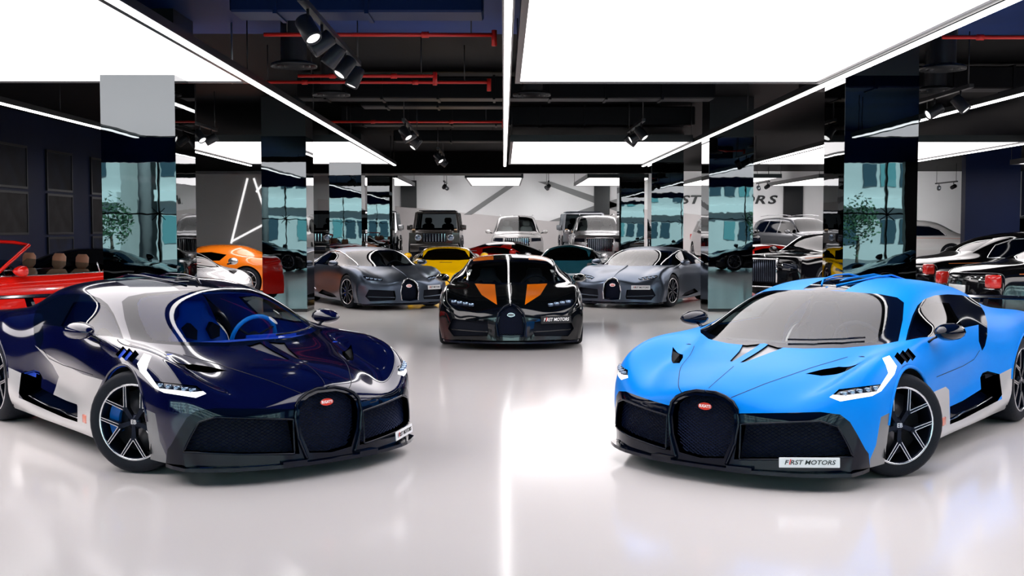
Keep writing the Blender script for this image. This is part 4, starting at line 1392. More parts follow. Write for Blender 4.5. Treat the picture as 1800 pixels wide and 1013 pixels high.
def chiron_bits():
    s = CHIRON
    X = lambda pts: [(750 + x * .19737, 420 + y * .19737) for x, y in pts]
    d = {}
    b = s.edge_tube(X([(750,578),(815,606),(862,660),(882,760),(868,872)]), .013, closed=False, lift=.006, step=2)
    n = len(b.v)
    b.v += [(p[0], -p[1], p[2]) for p in b.v]; b.f += [tuple(i + n for i in reversed(f)) for f in b.f]; b.s += b.s; b.mi += b.mi
    d['horse'] = b.mesh('grille_rim')
    d['leds'] = []
    for i in range(4):
        h = s.hit(*X([(1105 + i * 52, 585 - i * 9)])[0])[0]
        for sg in (1, -1):
            g = MB()
            if h is not None: g.rbox(h.x - .02, h.x + .004, sg * h.y - .035, sg * h.y + .035, h.z - .018, h.z + .018, .006, seg=1)
            d['leds'].append(g.mesh('headlight_eye'))
    d['cline'] = []
    cl = [(1.10,.845),(.75,.965),(.40,1.06),(0,1.125),(-.35,1.135),(-.65,1.10),(-.88,1.01),(-1.0,.86),(-1.02,.66),(-.95,.50),(-.80,.36),(-.6,.30)]
    for sg in (1, -1): d['cline'].append(s.edge_tube(cl, .012, mode='side', closed=False, lift=.004, sgn=sg).mesh('arch_trim'))
    P = [(2.0,.872),(2.045,.83),(2.09,.785),(2.15,.71),(2.20,.63),(2.25,.51),(2.30,.36),(2.325,.18),(2.33,0)]
    poly = [(1.80,.92),(1.9,.92)] + [(x + .03, y * 1.03) for x, y in P]
    poly = poly + [(x, -y) for x, y in reversed(poly[:-1])]
    g = MB(); g.prism(poly, .095, .118, 'z'); d['split'] = g.mesh('front_splitter')
    d['bar'] = []
    for sg in (1, -1):
        t = s.edge_tube(X([(955,830),(1100,822),(1290,806)]), .010, closed=False, lift=-.01, sgn=sg)
        d['bar'].append(t.mesh('intake_blade'))
    d['mesh'] = s.lattice('grille', .04, .022, .002, both=True).mesh('grille_mesh')
    g = MB()
    H = []
    for i in range(17):
        x = 2.18 - i * .155
        h = s.bvh.ray_cast(Vector((x, .0005, 3)), Vector((0, 0, -1)))[0]
        if h is not None: H.append((h.x, 0, h.z + .004))
    g.tube(H[:6], [.002, .006, .01, .012, .014, .016], 6)
    d['ridge'] = g.mesh('bonnet_ridge')
    h = s.front_at(.60, .40); d['pl'] = (Vector((h[0].x + .012, .60, .405)),)
    h = s.front_at(.58, .43); d['pl2'] = (Vector((h[0].x + .010, .58, .43)),)
    return d

CB = chiron_bits()
P_BLUE = mat('satin_sky_blue_paint', (.0, .26, .92), .36, spec=.15)
P_NAVY = mat('gloss_navy_paint', (.001, .002, .03), .12, coat=1., spec=.35)
P_BLACK = mat('gloss_black_paint', (.002, .003, .004), .1, coat=1., spec=.4)
P_ORANGE = mat('orange_stripe_paint', (.95, .2, .0), .25, coat=.5)
P_GREY = mat('satin_blue_grey_paint', (.10, .125, .17), .3, metal=.85)
build_divo('sky_blue_hypercar', POSE_BLUE, P_BLUE, math.radians(-34), mat('dark_blue_leather', (.004, .012, .05), .5), M_DARK, M_DARK,
           'satin sky blue hypercar with black horseshoe grille and silver side panels', P_BLUE)
build_divo('navy_hypercar', POSE_NAVY, P_NAVY, math.radians(34), mat('blue_leather', (.0, .16, 1.0), .45), mat('blue_trim', (.004, .07, .65), .5), mat('bright_blue_leather', (.0, .3, .95), .4),
           'glossy dark navy hypercar with bright blue seats and silver side panels', M_SILVER)
build_chiron('black_orange_hypercar', POSE_BLACK, P_BLACK, P_ORANGE, 'glossy black hypercar with orange bonnet and roof stripes', True, red_badge=False)
build_chiron('grey_hypercar', POSE_GREY_R, P_GREY, None, 'satin grey hypercar parked next to the teal sports car, white plate under its lamps', False, math.radians(-6))
build_chiron('grey_hypercar', POSE_GREY_L, P_GREY, None, 'satin grey hypercar parked in front of the yellow sports car', False, math.radians(8))
# ------------------------------------------------------------------ the other cars
def gen_grid(st, nose, tail, sill):
    """st rows: (x, halfwidth, belt z, belt halfwidth, rail halfwidth, rail z, top z); nose/tail: (x end, z top, setback at the corner, halfwidth)"""
    G = []
    yr = [.97, .985, .985, .965, .90, .76, .60, .45, .24, 0]
    def end(xe, zf, bow, hw, sg):
        rows = []
        for fx, zs in ((.10, [0, .3, .62, .86, .97, 1, 1, 1, 1, 1]), (.03, [0, .25, .5, .68, .78, .80, .80, .80, .80, .80]), (0, [0, .14, .27, .36, .40, .41, .41, .41, .41, .41]), (.02, [0] * 10)):
            rows.append([(sg * (abs(xe) - fx - bow * yr[j] ** 2.5), hw * yr[j], sill + (zf - sill) * zs[j]) for j in range(10)])
        return rows
    for r in reversed(end(*tail, -1)): G.append(r)
    for x, hw, zb, wb, wr, zr, zt in st:
        row = [(x, hw * .95, sill), (x, hw, sill + .16 * (zb - sill)), (x, hw, sill + .5 * (zb - sill)), (x, hw * .985, sill + .82 * (zb - sill)), (x, wb, zb)]
        for t in (.36, .70):
            row.append((x, wb + (wr - wb) * t ** 1.15, zb + (zr - zb) * t))
        row += [(x, wr, zr), (x, wr * .52, zt - (zt - zr) * .27), (x, 0, zt)]
        G.append(row)
    for r in end(*nose, 1): G.append(r)
    return G

def simple_seat(root, x, y, z, m):
    b = lofted([sring(x, y, z, .10, .24), sring(x - .06, y, z + .25, .09, .26), sring(x - .13, y, z + .5, .07, .23), sring(x - .15, y, z + .56, .05, .15)])
    s = b.build('seat', m, root)
    h = lofted([sring(x - .15, y, z + .56, .03, .08), sring(x - .16, y, z + .62, .055, .14), sring(x - .17, y, z + .74, .055, .14), sring(x - .17, y, z + .79, .03, .10)])
    h.build('headrest', m, s)
    c = lofted([sring(x + .22, y, z - .08, .26, .24), sring(x + .22, y, z + .06, .28, .25), sring(x + .22, y, z + .10, .24, .22)])
    c.build('cushion', m, s)

def gen_car(name, label, grid, pose, paint, cuts, wheels, mats_=None, recess=None, wsty='p5', mirrors=None, lin=None, seats=None, dens=(84, 44), rimr=.64, extra=None, group=None):
    s = Shell(grid, *dens, None, tight=1)
    for nm, poly, mode, ok, into in cuts:
        s.cut(nm, poly, mode, ok=ok, into=into)
    for cx, R in wheels['arch']:
        s.cut('arch', arc_side(cx, wheels['r'] - .005, R, -60, 240), 'side', ok=lambda p: p.z < .95)
    s.finish()
    rec = {'grille': (-.05, 0, 0), 'intake': (-.07, 0, 0), 'headlight': (-.01, 0, 0)}
    rec.update(recess or {})
    ms = s.meshes(rec)
    root = empty(name)
    root.matrix_world = pose
    tag(root, label, 'car', group)
    mm = dict(body=paint, windscreen=G_DARK, door_glass=G_DARK, rear_glass=G_DARK, headlight=M_LENS, grille=M_DARK, intake=M_DARK)
    mm.update(mats_ or {})
    put_parts(root, ms, mm, M_BLACK)
    if lin:
        link('cabin_lining', s.lining(lin), M_DARK, root)
    for sx, tr in wheels['x']:
        for sg in (1, -1):
            wheel(root, (sx, sg * tr, wheels['r']), sg, R=wheels['r'], W=.26, rim=wheels['r'] * .72, style=wsty, simple=False)
        for cx, R in wheels['arch']:
            pass
    for (cx, R), (sx, tr) in zip(wheels['arch'], wheels['x']):
        well(root, cx, tr - .02, R + .02, .34)
    xs = [p[0] for r in grid for p in r]; ys = [p[1] for r in grid for p in r]; zs = grid[0][0][2]
    b = MB(); b.box(min(xs) + .35, max(xs) - .35, -max(ys) * .8, max(ys) * .8, zs - .02, zs + .01); b.build('underbody', M_UNDER, root)
    if mirrors:
        mx, my, mz = mirrors[:3]
        for sg in (1, -1):
            rings = [[(mx + dx, sg * (my + ry * math.cos(a)), mz + rz * math.sin(a)) for a in [2 * math.pi * k / 12 for k in range(12)]] for dx, ry, rz in ((.12, .02, .015), (.08, .07, .05), (.02, .105, .075), (-.04, .11, .08))]
            o = lofted(rings).build('door_mirror', paint if len(mirrors) < 4 else mirrors[3], root)
            g = MB(); g.prism([(sg * (my + .095 * math.cos(a)), mz + .065 * math.sin(a)) for a in [2 * math.pi * k / 12 for k in range(12)]], mx - .048, mx - .042, 'x'); g.build('mirror_glass', M_CHROME, o)
            st = MB(); st.tube([(mx + .03, sg * (my - .16), mz - .06), (mx + .02, sg * (my - .05), mz - .04)], .02, 6); st.build('mirror_stalk', M_BLACK, o)
    if seats:
        for x, y, z in seats[0]: simple_seat(root, x, y, z, seats[1])
    if extra: extra(root, s)
    return root

# --- mid-engined wedge sports cars
def wedge_grid(h=1.13, w=1.0):
    st = [(-1.9, w*.98, .86, .86, .50, .90, .93), (-1.5, w*1.0, .88, .88, .50, .97, 1.0), (-1.1, w*1.0, .86, .87, .52, 1.03, h - .05), (-.7, w*.97, .83, .85, .55, 1.07, h - .01), (-.25, w*.96, .81, .85, .56, 1.08, h),
          (.15, w*.96, .79, .84, .56, 1.03, h - .06), (.55, w*.97, .77, .84, .56, .92, h - .18), (.95, w*.98, .76, .84, .55, .80, .83), (1.35, w*1.0, .745, .85, .52, .70, .73), (1.7, w*.98, .67, .83, .50, .61, .63)]
    return gen_grid(st, (2.35, .50, .45, w*.95), (-2.3, .78, .25, w*.92), .13)
W_SPORT = {'arch': [(1.35, .37), (-1.3, .385)], 'x': [(1.35, .985), (-1.3, .995)], 'r': .345}
P_YELLOW = mat('yellow_paint', (.95, .55, .0), .2, coat=1.)
P_RED = mat('red_paint', (.88, .012, .006), .15, coat=1.)
P_TEAL = mat('dark_teal_paint', (.004, .035, .05), .15, coat=1.)
P_ORNG = mat('orange_paint', (.95, .22, .01), .2, coat=1.)
P_SILV = mat('silver_paint', (.55, .55, .57), .25, metal=.7, coat=.6)
P_WHITE = mat('white_paint', (.80, .79, .78), .2, coat=.8)
P_GBLK = mat('black_saloon_paint', (.003, .003, .004), .1, coat=1.)
P_BRNZ = mat('bronze_grey_paint', (.08, .075, .07), .25, metal=.6, coat=.7)
P_GREYS = mat('mid_grey_paint', (.20, .21, .23), .25, metal=.5, coat=.7)
def sport_cuts(ws_top=.10, belt=.82):
    hi = lambda p: p.z > .66
    return [('windscreen', [(1.12, -.1), (1.08, .35), (.92, .66), (ws_top + .15, .50), (ws_top, .25), (ws_top, -.1)], 'top', hi, None),
            ('door_glass', [(.85, belt), (.45, .93), (.05, 1.02), (-.35, 1.045), (-.75, .98), (-.62, belt + .02)], 'side', hi, ['body']),
            ('headlight', [(.60, .50), (.86, .60), (.90, .55), (.72, .46)], 'front', lambda p: p.x > 1.4, ['body']),
            ('intake', [(.32, .18), (.45, .36), (.84, .38), (.84, .20)], 'front', lambda p: p.x > 1.6, ['body'])]
def sport_extra(root, s):
    for sg in (1, -1):
        b = MB(); b.rbox(2.33, 2.36, sg * .35 - .16, sg * .35 + .16, .13, .15, .005, seg=1); b.build('lip_blade', M_BLACK, root)
    b = MB(); b.rbox(-2.20, -1.95, -.85, .85, .955, .975, .008, seg=1); w = b.build('rear_wing', M_BLACK, root)
    for sg in (1, -1):
        b = MB(); b.box(-2.12, -2.02, sg * .5 - .015, sg * .5 + .015, .80, .96); b.build('wing_strut', M_BLACK, w)
def yellow_extra(root, s):
    sport_extra(root, s)
    for sg in (1,):
        b = MB(); b.prism([(-.10, .0), (.10, .0), (.10, .008), (-.10, .008)], 0, .01, 'x')
    h = s.bvh.ray_cast(Vector((1.32, .001, 3)), Vector((0, 0, -1)))[0]
    b = MB(); b.rbox(h.x - .02, h.x + .02, -.16, .16, h.z - .004, h.z + .006, .003, seg=1); b.build('bonnet_slit', M_BLACK, root)
LIN = lambda p: -1.2 < p.x < 1.0 and p.z > .5
gen_car('yellow_sports_car', 'bright yellow wedge-shaped sports car with black windscreen', wedge_grid(), car_pose(-1.55, 31.0, math.radians(-88)), P_YELLOW, sport_cuts(), W_SPORT, lin=LIN, mirrors=(.70, 1.02, .90), extra=yellow_extra)
gen_car('red_sports_car', 'low red sports car behind the black and orange hypercar', wedge_grid(1.2), car_pose(.35, 36.0, math.radians(-38)), P_RED, sport_cuts() + [('roof_panel', [(-.1, -.1), (-.1, .6), (-1.0, .6), (-1.0, -.1)], 'top', lambda p: p.z > 1.0, ['body'])], W_SPORT, lin=LIN, mirrors=(.70, 1.02, .90), extra=sport_extra)
gen_car('teal_sports_car', 'dark teal sports car with domed cabin beside the yellow one', wedge_grid(1.18), car_pose(1.75, 30.6, math.radians(-99)), P_TEAL, sport_cuts(), W_SPORT, lin=LIN, mirrors=(.70, 1.02, .90, P_SILV), extra=sport_extra)
gen_car('orange_sports_car', 'bright orange coupe between two mirror pillars', wedge_grid(1.22), car_pose(-7.45, 28.4, math.radians(178)), P_ORNG, sport_cuts(), W_SPORT, lin=LIN, mirrors=(.70, 1.02, .90), extra=sport_extra)
gen_car('silver_sports_car', 'silver sports car parked in front of the orange coupe', wedge_grid(1.2), car_pose(-7.15, 24.9, math.radians(-52)), P_SILV, sport_cuts(), W_SPORT, lin=LIN, mirrors=(.70, 1.02, .90), extra=sport_extra)
gen_car('red_sports_car', 'red sports car beyond the black saloons, by the wall sign', wedge_grid(1.15), car_pose(7.6, 34.6, math.radians(200)), P_RED, sport_cuts(), W_SPORT, lin=LIN, mirrors=(.70, 1.02, .90), extra=sport_extra)

gen_car('black_sports_car', 'low black sports car behind the red convertible', wedge_grid(1.26), car_pose(-7.9, 20.7, math.radians(181)), P_GBLK, sport_cuts(), W_SPORT, lin=LIN, mirrors=(.70, 1.02, .90), extra=sport_extra)
for X_, a_, l_ in ((-9.6, 4, 'black sports car by the street glass, mirrored in the picture side pillars'), (10.2, 176, 'black sports car by the street glass, mirrored in the saloon side pillars')):
    gen_car('black_sports_car', l_, wedge_grid(1.2), car_pose(X_, -.9, math.radians(a_)), P_GBLK, sport_cuts(), W_SPORT, lin=LIN, mirrors=(.70, 1.02, .90), extra=sport_extra)
# --- long saloons
def saloon_grid(top=1.55):
    k = top - 1.55
    st = [(-2.2, .93, .98, .84, .55, 1.05, 1.07), (-1.8, .97, 1.0, .87, .55, 1.10+k*.3, 1.13+k*.3), (-1.45, .98, 1.01, .88, .56, 1.25+k*.7, 1.29+k*.7), (-1.0, .98, 1.01, .89, .57, 1.42+k, 1.47+k), (-.5, .98, 1.01, .89, .58, 1.49+k, 1.54+k), (0, .98, 1.01, .89, .58, 1.50+k, 1.55+k),
          (.4, .98, 1.01, .89, .58, 1.44+k, 1.50+k), (.8, .98, 1.01, .89, .58, 1.24+k*.7, 1.30+k*.7), (1.1, .98, 1.01, .89, .58, 1.08+k*.3, 1.13), (1.5, .98, 1.0, .87, .55, 1.03, 1.06), (2.0, .97, .98, .86, .52, 1.02, 1.04), (2.35, .94, .95, .82, .5, 1.0, 1.01)]
    return gen_grid(st, (2.75, .96, .20, .93), (-2.72, .95, .25, .92), .16)
W_SAL = {'arch': [(1.65, .40), (-1.60, .40)], 'x': [(1.65, .965), (-1.60, .965)], 'r': .375}
def saloon_cuts():
    hi = lambda p: p.z > 1.0
    return [('windscreen', [(1.16, -.1), (1.12, .45), (1.0, .72), (.55, .54), (.45, .3), (.45, -.1)], 'top', hi, None),
            ('rear_glass', [(-1.75, -.1), (-1.72, .4), (-1.6, .62), (-1.15, .48), (-1.05, .3), (-1.05, -.1)], 'top', hi, ['body']),
            ('door_glass', [(.92, 1.04), (.60, 1.27), (.30, 1.39), (-.2, 1.42), (-.2, 1.04)], 'side', hi, ['body']),
            ('quarter_glass', [(-.26, 1.04), (-.26, 1.42), (-.8, 1.39), (-1.15, 1.27), (-1.38, 1.06)], 'side', hi, ['body']),
            ('headlight', [(.52, .70), (.52, .82), (.84, .80), (.84, .68)], 'front', lambda p: p.x > 1.8, ['body']),
            ('grille', [(-.1, .36), (.36, .36), (.38, .90), (-.1, .90)], 'front', lambda p: p.x > 1.8, ['body']),
            ('intake', [(.45, .24), (.45, .36), (.85, .36), (.85, .24)], 'front', lambda p: p.x > 1.8, ['body'])]
def saloon_extra(root, s):
    for i in range(13):
        y = -.33 + i * .055
        b = MB(); b.box(2.68, 2.71, y - .008, y + .008, .38, .88); b.build('grille_vane', M_CHROME, root)
    b = MB()
    for a in ((-.40, .40, .89, .93), (-.40, -.37, .36, .9), (.37, .40, .36, .9)): b.rbox(2.66, 2.76, *a, .012, seg=1)
    b.build('grille_shell', M_CHROME, root)
    b = MB(); b.tube([(2.66, 0, .93), (2.66, 0, .97), (2.70, 0, 1.02)], [.02, .012, .008], 8); b.build('mascot_stand', M_CHROME, root)
    for sg in (1, -1):
        q = s.edge_tube([(.95, 1.03), (.60, 1.285), (.30, 1.405), (-.2, 1.435), (-.8, 1.405), (-1.17, 1.285), (-1.42, 1.04), (-.2, 1.025)], .012, 'side', True, .002, sgn=sg)
        q.build('window_chrome', M_CHROME, root)
        q = s.edge_tube([(2.3, .93), (1.0, .955), (-1.0, .955), (-2.2, .93)], .006, 'side', False, .002, sgn=sg)
        q.build('coach_line', mat('orange_coach_line', (.8, .2, .03), .3), root)
        b = MB(); b.rbox(-2.66, -2.48, sg * .80 - .10, sg * .80 + .10, .72, .92, .03); b.build('tail_light', M_RED_LAMP, root)
        b = MB(); b.rbox(-2.665, -2.60, sg * .80 - .115, sg * .80 + .115, .70, .72, .008, seg=1); b.build('lamp_chrome', M_CHROME, root)
    b = MB(); b.rbox(-2.74, -2.72, -.26, .26, .62, .74, .005, seg=1); b.build('number_plate', M_PLATE, root)
    b = MB(); b.rbox(-2.755, -2.70, -.34, .34, .58, .60, .006, seg=1); b.build('boot_chrome', M_CHROME, root)
    for xe, nm in ((2.74, 'front_bumper_trim'), (-2.74, 'rear_bumper_trim')):
        b = MB(); b.rbox(xe - .03, xe + .01, -.6, .6, .24, .27, .008, seg=1); b.build(nm, M_CHROME, root)
SLIN = lambda p: -1.9 < p.x < 1.2 and p.z > .7
gen_car('black_saloon_car', 'black luxury saloon showing its red tail lamp behind the sky blue hypercar', saloon_grid(1.5), car_pose(9.85, 18.05, math.radians(5)), P_GBLK, saloon_cuts(), W_SAL, lin=SLIN, mirrors=(.85, 1.02, 1.10), extra=saloon_extra, wsty='p7')
gen_car('black_saloon_car', 'black luxury saloon seen side-on with chrome window surround', saloon_grid(1.56), car_pose(10.9, 23.2, math.radians(2)), P_GBLK, saloon_cuts(), W_SAL, lin=SLIN, mirrors=(.85, 1.02, 1.10), extra=saloon_extra, wsty='p7')
gen_car('black_saloon_car', 'black luxury saloon with chrome grille between two pillars', saloon_grid(1.5), car_pose(8.1, 28.4, math.radians(222)), P_GBLK, saloon_cuts(), W_SAL, lin=SLIN, mirrors=(.85, 1.02, 1.10), extra=saloon_extra, wsty='p7')
gen_car('white_saloon_car', 'white luxury saloon at the far back by the grey door', saloon_grid(1.65), car_pose(15.7, 44.2, math.radians(160), PLAT), P_WHITE, saloon_cuts(), W_SAL, lin=SLIN, mirrors=(.85, 1.02, 1.10), extra=saloon_extra, wsty='p7')

# --- open red car
def cabrio_grid():
    st = [(-2.1, .92, .96, .82, .5, .99, 1.0), (-1.7, .96, .99, .86, .5, 1.03, 1.04), (-1.3, .98, 1.0, .88, .52, 1.04, 1.05), (-.8, .97, .98, .88, .55, 1.0, 1.0), (-.3, .97, .96, .88, .55, .97, .97), (.3, .97, .95, .88, .55, .96, .96), (.8, .97, .95, .88, .55, .97, .98), (1.2, .97, .94, .87, .55, .97, .99), (1.6, .97, .92, .86, .52, .95, .97), (2.0, .95, .88, .84, .5, .90, .91)]
    return gen_grid(st, (2.5, .80, .3, .92), (-2.5, .90, .25, .90), .15)
def cabrio_extra(root, s):
    # windscreen frame and glass
    base = [(1.05, .78, .96), (1.18, .4, .985), (1.22, 0, .99)]
    top = [(.42, .62, 1.38), (.46, .35, 1.415), (.47, 0, 1.425)]
    full = lambda L: L + [(x, -y, z) for x, y, z in reversed(L[:-1])]
    B, T = full(base), full(top)
    b = MB(); b.tube(B + list(reversed(T)), .028, 8, closed=True); b.build('windscreen_frame', P_RED, root)
    b = MB(); b.add(B + T, [(i, i + 1, i + 6, i + 5) for i in range(4)], True); b.build('windscreen', G_WIND, root)
    b = MB(); b.prism([(.95, .55), (1.15, .95), (.80, .93), (.72, .60)], -.80, .80, 'y'); b.build('dashboard', mat('tan_leather', (.36, .17, .10), .5), root)
    for sg in (1, -1):
        b = MB(); b.prism([(.95, .955), (-.55, .975), (-.50, 1.10), (.62, 1.20)], sg * .875, sg * .882, 'y'); b.build('door_window', G_WIND, root)
        b = MB(); b.tube([(-.55, sg * .88, .975), (-.50, sg * .88, 1.12)], .01, 6); b.build('window_channel', M_CHROME, root)
        q = s.edge_tube([(1.0, .955), (.2, .955), (-.8, .975), (-1.6, .985)], .010, 'side', False, .006, sgn=sg); q.build('waist_chrome', M_CHROME, root)
        h = MB(); h.rbox(2.2, 2.36, sg * .72 - .14, sg * .72 + .14, .60, .70, .03); h.build('headlight', M_LENS, root)
    M = Matrix.Translation((.55, .38, .95)) @ Matrix.Rotation(math.radians(-65), 4, 'Y')
    b = MB(); b.tube([M @ Vector((.18 * math.cos(a), .18 * math.sin(a), 0)) for a in [2 * math.pi * i / 24 for i in range(24)]], .016, 8, closed=True); b.build('steering_wheel', M_DARK, root)
gen_car('red_convertible', 'open red convertible with tan leather seats by the navy partition', cabrio_grid(), car_pose(-7.0, 16.9, math.radians(235)), P_RED,
        [('cockpit', [(1.0, -.1), (.95, .74), (.3, .80), (-.9, .78), (-1.35, .66), (-1.42, -.1)], 'top', lambda p: p.z > .8, None), ('grille', [(-.1, .30), (.5, .32), (.45, .62), (-.1, .64)], 'front', lambda p: p.x > 1.8, ['body'])],
        {'arch': [(1.5, .39), (-1.5, .39)], 'x': [(1.5, .955), (-1.5, .955)], 'r': .365}, mats_={'cockpit': mat('cockpit_trim', (.03, .02, .02), .6)}, recess={'cockpit': (0, 0, -.42)}, mirrors=(.80, 1.03, 1.03),
        seats=([(-.05, .38, .46), (-.05, -.38, .46), (-.95, .36, .42), (-.95, -.36, .42)], mat('tan_leather', (.36, .17, .10), .5)), extra=cabrio_extra, wsty='p7')

# --- tall luxury cars
def suv_grid(h=1.83, hood=1.12, front=2.5):
    st = [(-2.3, .93, 1.12, .86, .62, h - .25, h - .2), (-1.9, .97, 1.14, .90, .64, h - .09, h - .03), (-1.3, .98, 1.13, .91, .65, h - .06, h), (-.5, .98, 1.12, .91, .65, h - .05, h + .01), (.1, .98, 1.11, .91, .65, h - .07, h - .01),
          (.45, .98, 1.11, .91, .65, h - .15, h - .10), (.8, .98, 1.11, .91, .65, h - .40, h - .34), (1.1, .98, 1.10, .90, .65, hood + .06, hood + .10), (1.4, .98, 1.09, .89, .6, hood + .02, hood + .05), (1.9, .97, 1.07, .87, .55, hood, hood + .03), (2.2, .95, 1.03, .84, .52, hood - .02, hood)]
    return gen_grid(st, (front + .05, hood - .06, .22, .93), (-2.55, 1.15, .12, .93), .28)
W_SUV = {'arch': [(1.55, .43), (-1.50, .43)], 'x': [(1.55, .965), (-1.50, .965)], 'r': .395}
def suv_cuts(h=1.83):
    hi = lambda p: p.z > 1.1
    return [('windscreen', [(1.14, -.1), (1.12, .5), (1.02, .78), (.42, .60), (.34, .35), (.34, -.1)], 'top', hi, None),
            ('door_glass', [(.95, 1.15), (.70, 1.40), (.42, h - .20), (-.2, h - .13), (-.2, 1.15)], 'side', hi, ['body']),
            ('rear_door_glass', [(-.27, 1.15), (-.27, h - .13), (-1.0, h - .14), (-1.15, 1.16)], 'side', hi, ['body']),
            ('quarter_glass', [(-1.22, 1.17), (-1.08, h - .15), (-1.7, h - .20), (-2.0, 1.20)], 'side', hi, ['body']),
            ('headlight', [(.52, .84), (.52, .97), (.86, .98), (.88, .86)], 'front', lambda p: p.x > 1.7, ['body']),
            ('grille', [(-.1, .52), (.42, .52), (.44, .98), (-.1, .98)], 'front', lambda p: p.x > 1.7, ['body']),
            ('intake', [(.5, .36), (.5, .54), (.84, .54), (.84, .38)], 'front', lambda p: p.x > 1.7, ['body'])]
def suv_extra(front=2.55, vanes=12):
    def f(root, s):
        for i in range(vanes):
            y = -.38 + i * .76 / (vanes - 1)
            b = MB(); b.box(front - .06, front - .02, y - .01, y + .01, .54, .96); b.build('grille_vane', M_CHROME, root)
        b = MB()
        for a in ((-.46, .46, .97, 1.01), (-.46, -.43, .52, .98), (.43, .46, .52, .98)): b.rbox(front - .06, front + .02, *a, .01, seg=1)
        b.build('grille_shell', M_CHROME, root)
        for sg in (1, -1):
            b = MB(); b.tube([(.25, sg * .62, 1.80), (-.3, sg * .63, 1.845), (-1.3, sg * .63, 1.84), (-1.9, sg * .62, 1.79)], .014, 6); b.build('roof_rail', M_CHROME, root)
            b = MB(); b.rbox(-2.56, -2.45, sg * .80 - .10, sg * .80 + .10, .85, 1.10, .02, seg=1); b.build('tail_light', M_RED_LAMP, root)
        b = MB(); b.rbox(front - .02, front + .02, -.6, .6, .32, .36, .01, seg=1); b.build('bumper_trim', M_CHROME, root)
        b = MB(); b.tube([(.52, 0, 1.60), (.50, -.02, 1.56)], .02, 6); b.rbox(.48, .52, -.12, .12, 1.53, 1.59, .01, seg=1); b.build('inner_mirror', M_DARK, root)
    return f
ULIN = lambda p: -2.2 < p.x < 1.2 and p.z > .9
BEIGE = mat('cream_leather', (.5, .46, .42), .6)
useats = ([(.0, .38, .85), (.0, -.38, .85)], BEIGE)
gen_car('white_luxury_car', 'white tall luxury car with dark reflection painted on its roof, on the platform', suv_grid(), car_pose(.5, 44.0, math.radians(-90), PLAT), P_WHITE,
        suv_cuts() + [('roof_panel', [(.4, .12), (.4, -.1), (-2.2, -.1), (-2.2, .12)], 'top', lambda p: p.z > 1.6, ['body'])], W_SUV, mats_={'windscreen': G_WIND, 'roof_panel': P_GBLK}, lin=ULIN, mirrors=(.80, 1.08, 1.20), seats=useats, extra=suv_extra(), wsty='p10')  # roof_panel here: dark reflection painted as black on the white roof
gen_car('silver_luxury_car', 'silver tall luxury car with big square grille on the platform', suv_grid(1.80, 1.15), car_pose(3.4, 41.6, math.radians(-92), PLAT - .0), P_SILV, suv_cuts(1.80), W_SUV, mats_={'windscreen': G_WIND}, lin=ULIN, mirrors=(.80, 1.08, 1.20), seats=useats, extra=suv_extra(), wsty='p7')
gen_car('grey_tall_car', 'mid grey tall car on the platform beside the black wall panel', suv_grid(1.76), car_pose(11.4, 43.6, math.radians(-72), PLAT), P_GREYS, suv_cuts(1.76), W_SUV, lin=ULIN, mirrors=(.80, 1.08, 1.20), extra=suv_extra(), wsty='p5')
gen_car('black_tall_car', 'black tall car on the platform below the wall sign', suv_grid(1.80), car_pose(8.5, 43.8, math.radians(-90), PLAT), P_GBLK, suv_cuts(1.80), W_SUV, mats_={'windscreen': G_WIND}, lin=ULIN, mirrors=(.80, 1.08, 1.20), seats=useats, extra=suv_extra(), wsty='p5')
gen_car('white_tall_car', 'white tall car at the far end of the platform by the side wall', suv_grid(1.78), car_pose(20.4, 44.5, math.radians(-90), PLAT), P_WHITE, suv_cuts(1.78), W_SUV, lin=ULIN, mirrors=(.80, 1.08, 1.20), extra=suv_extra(), wsty='p5')

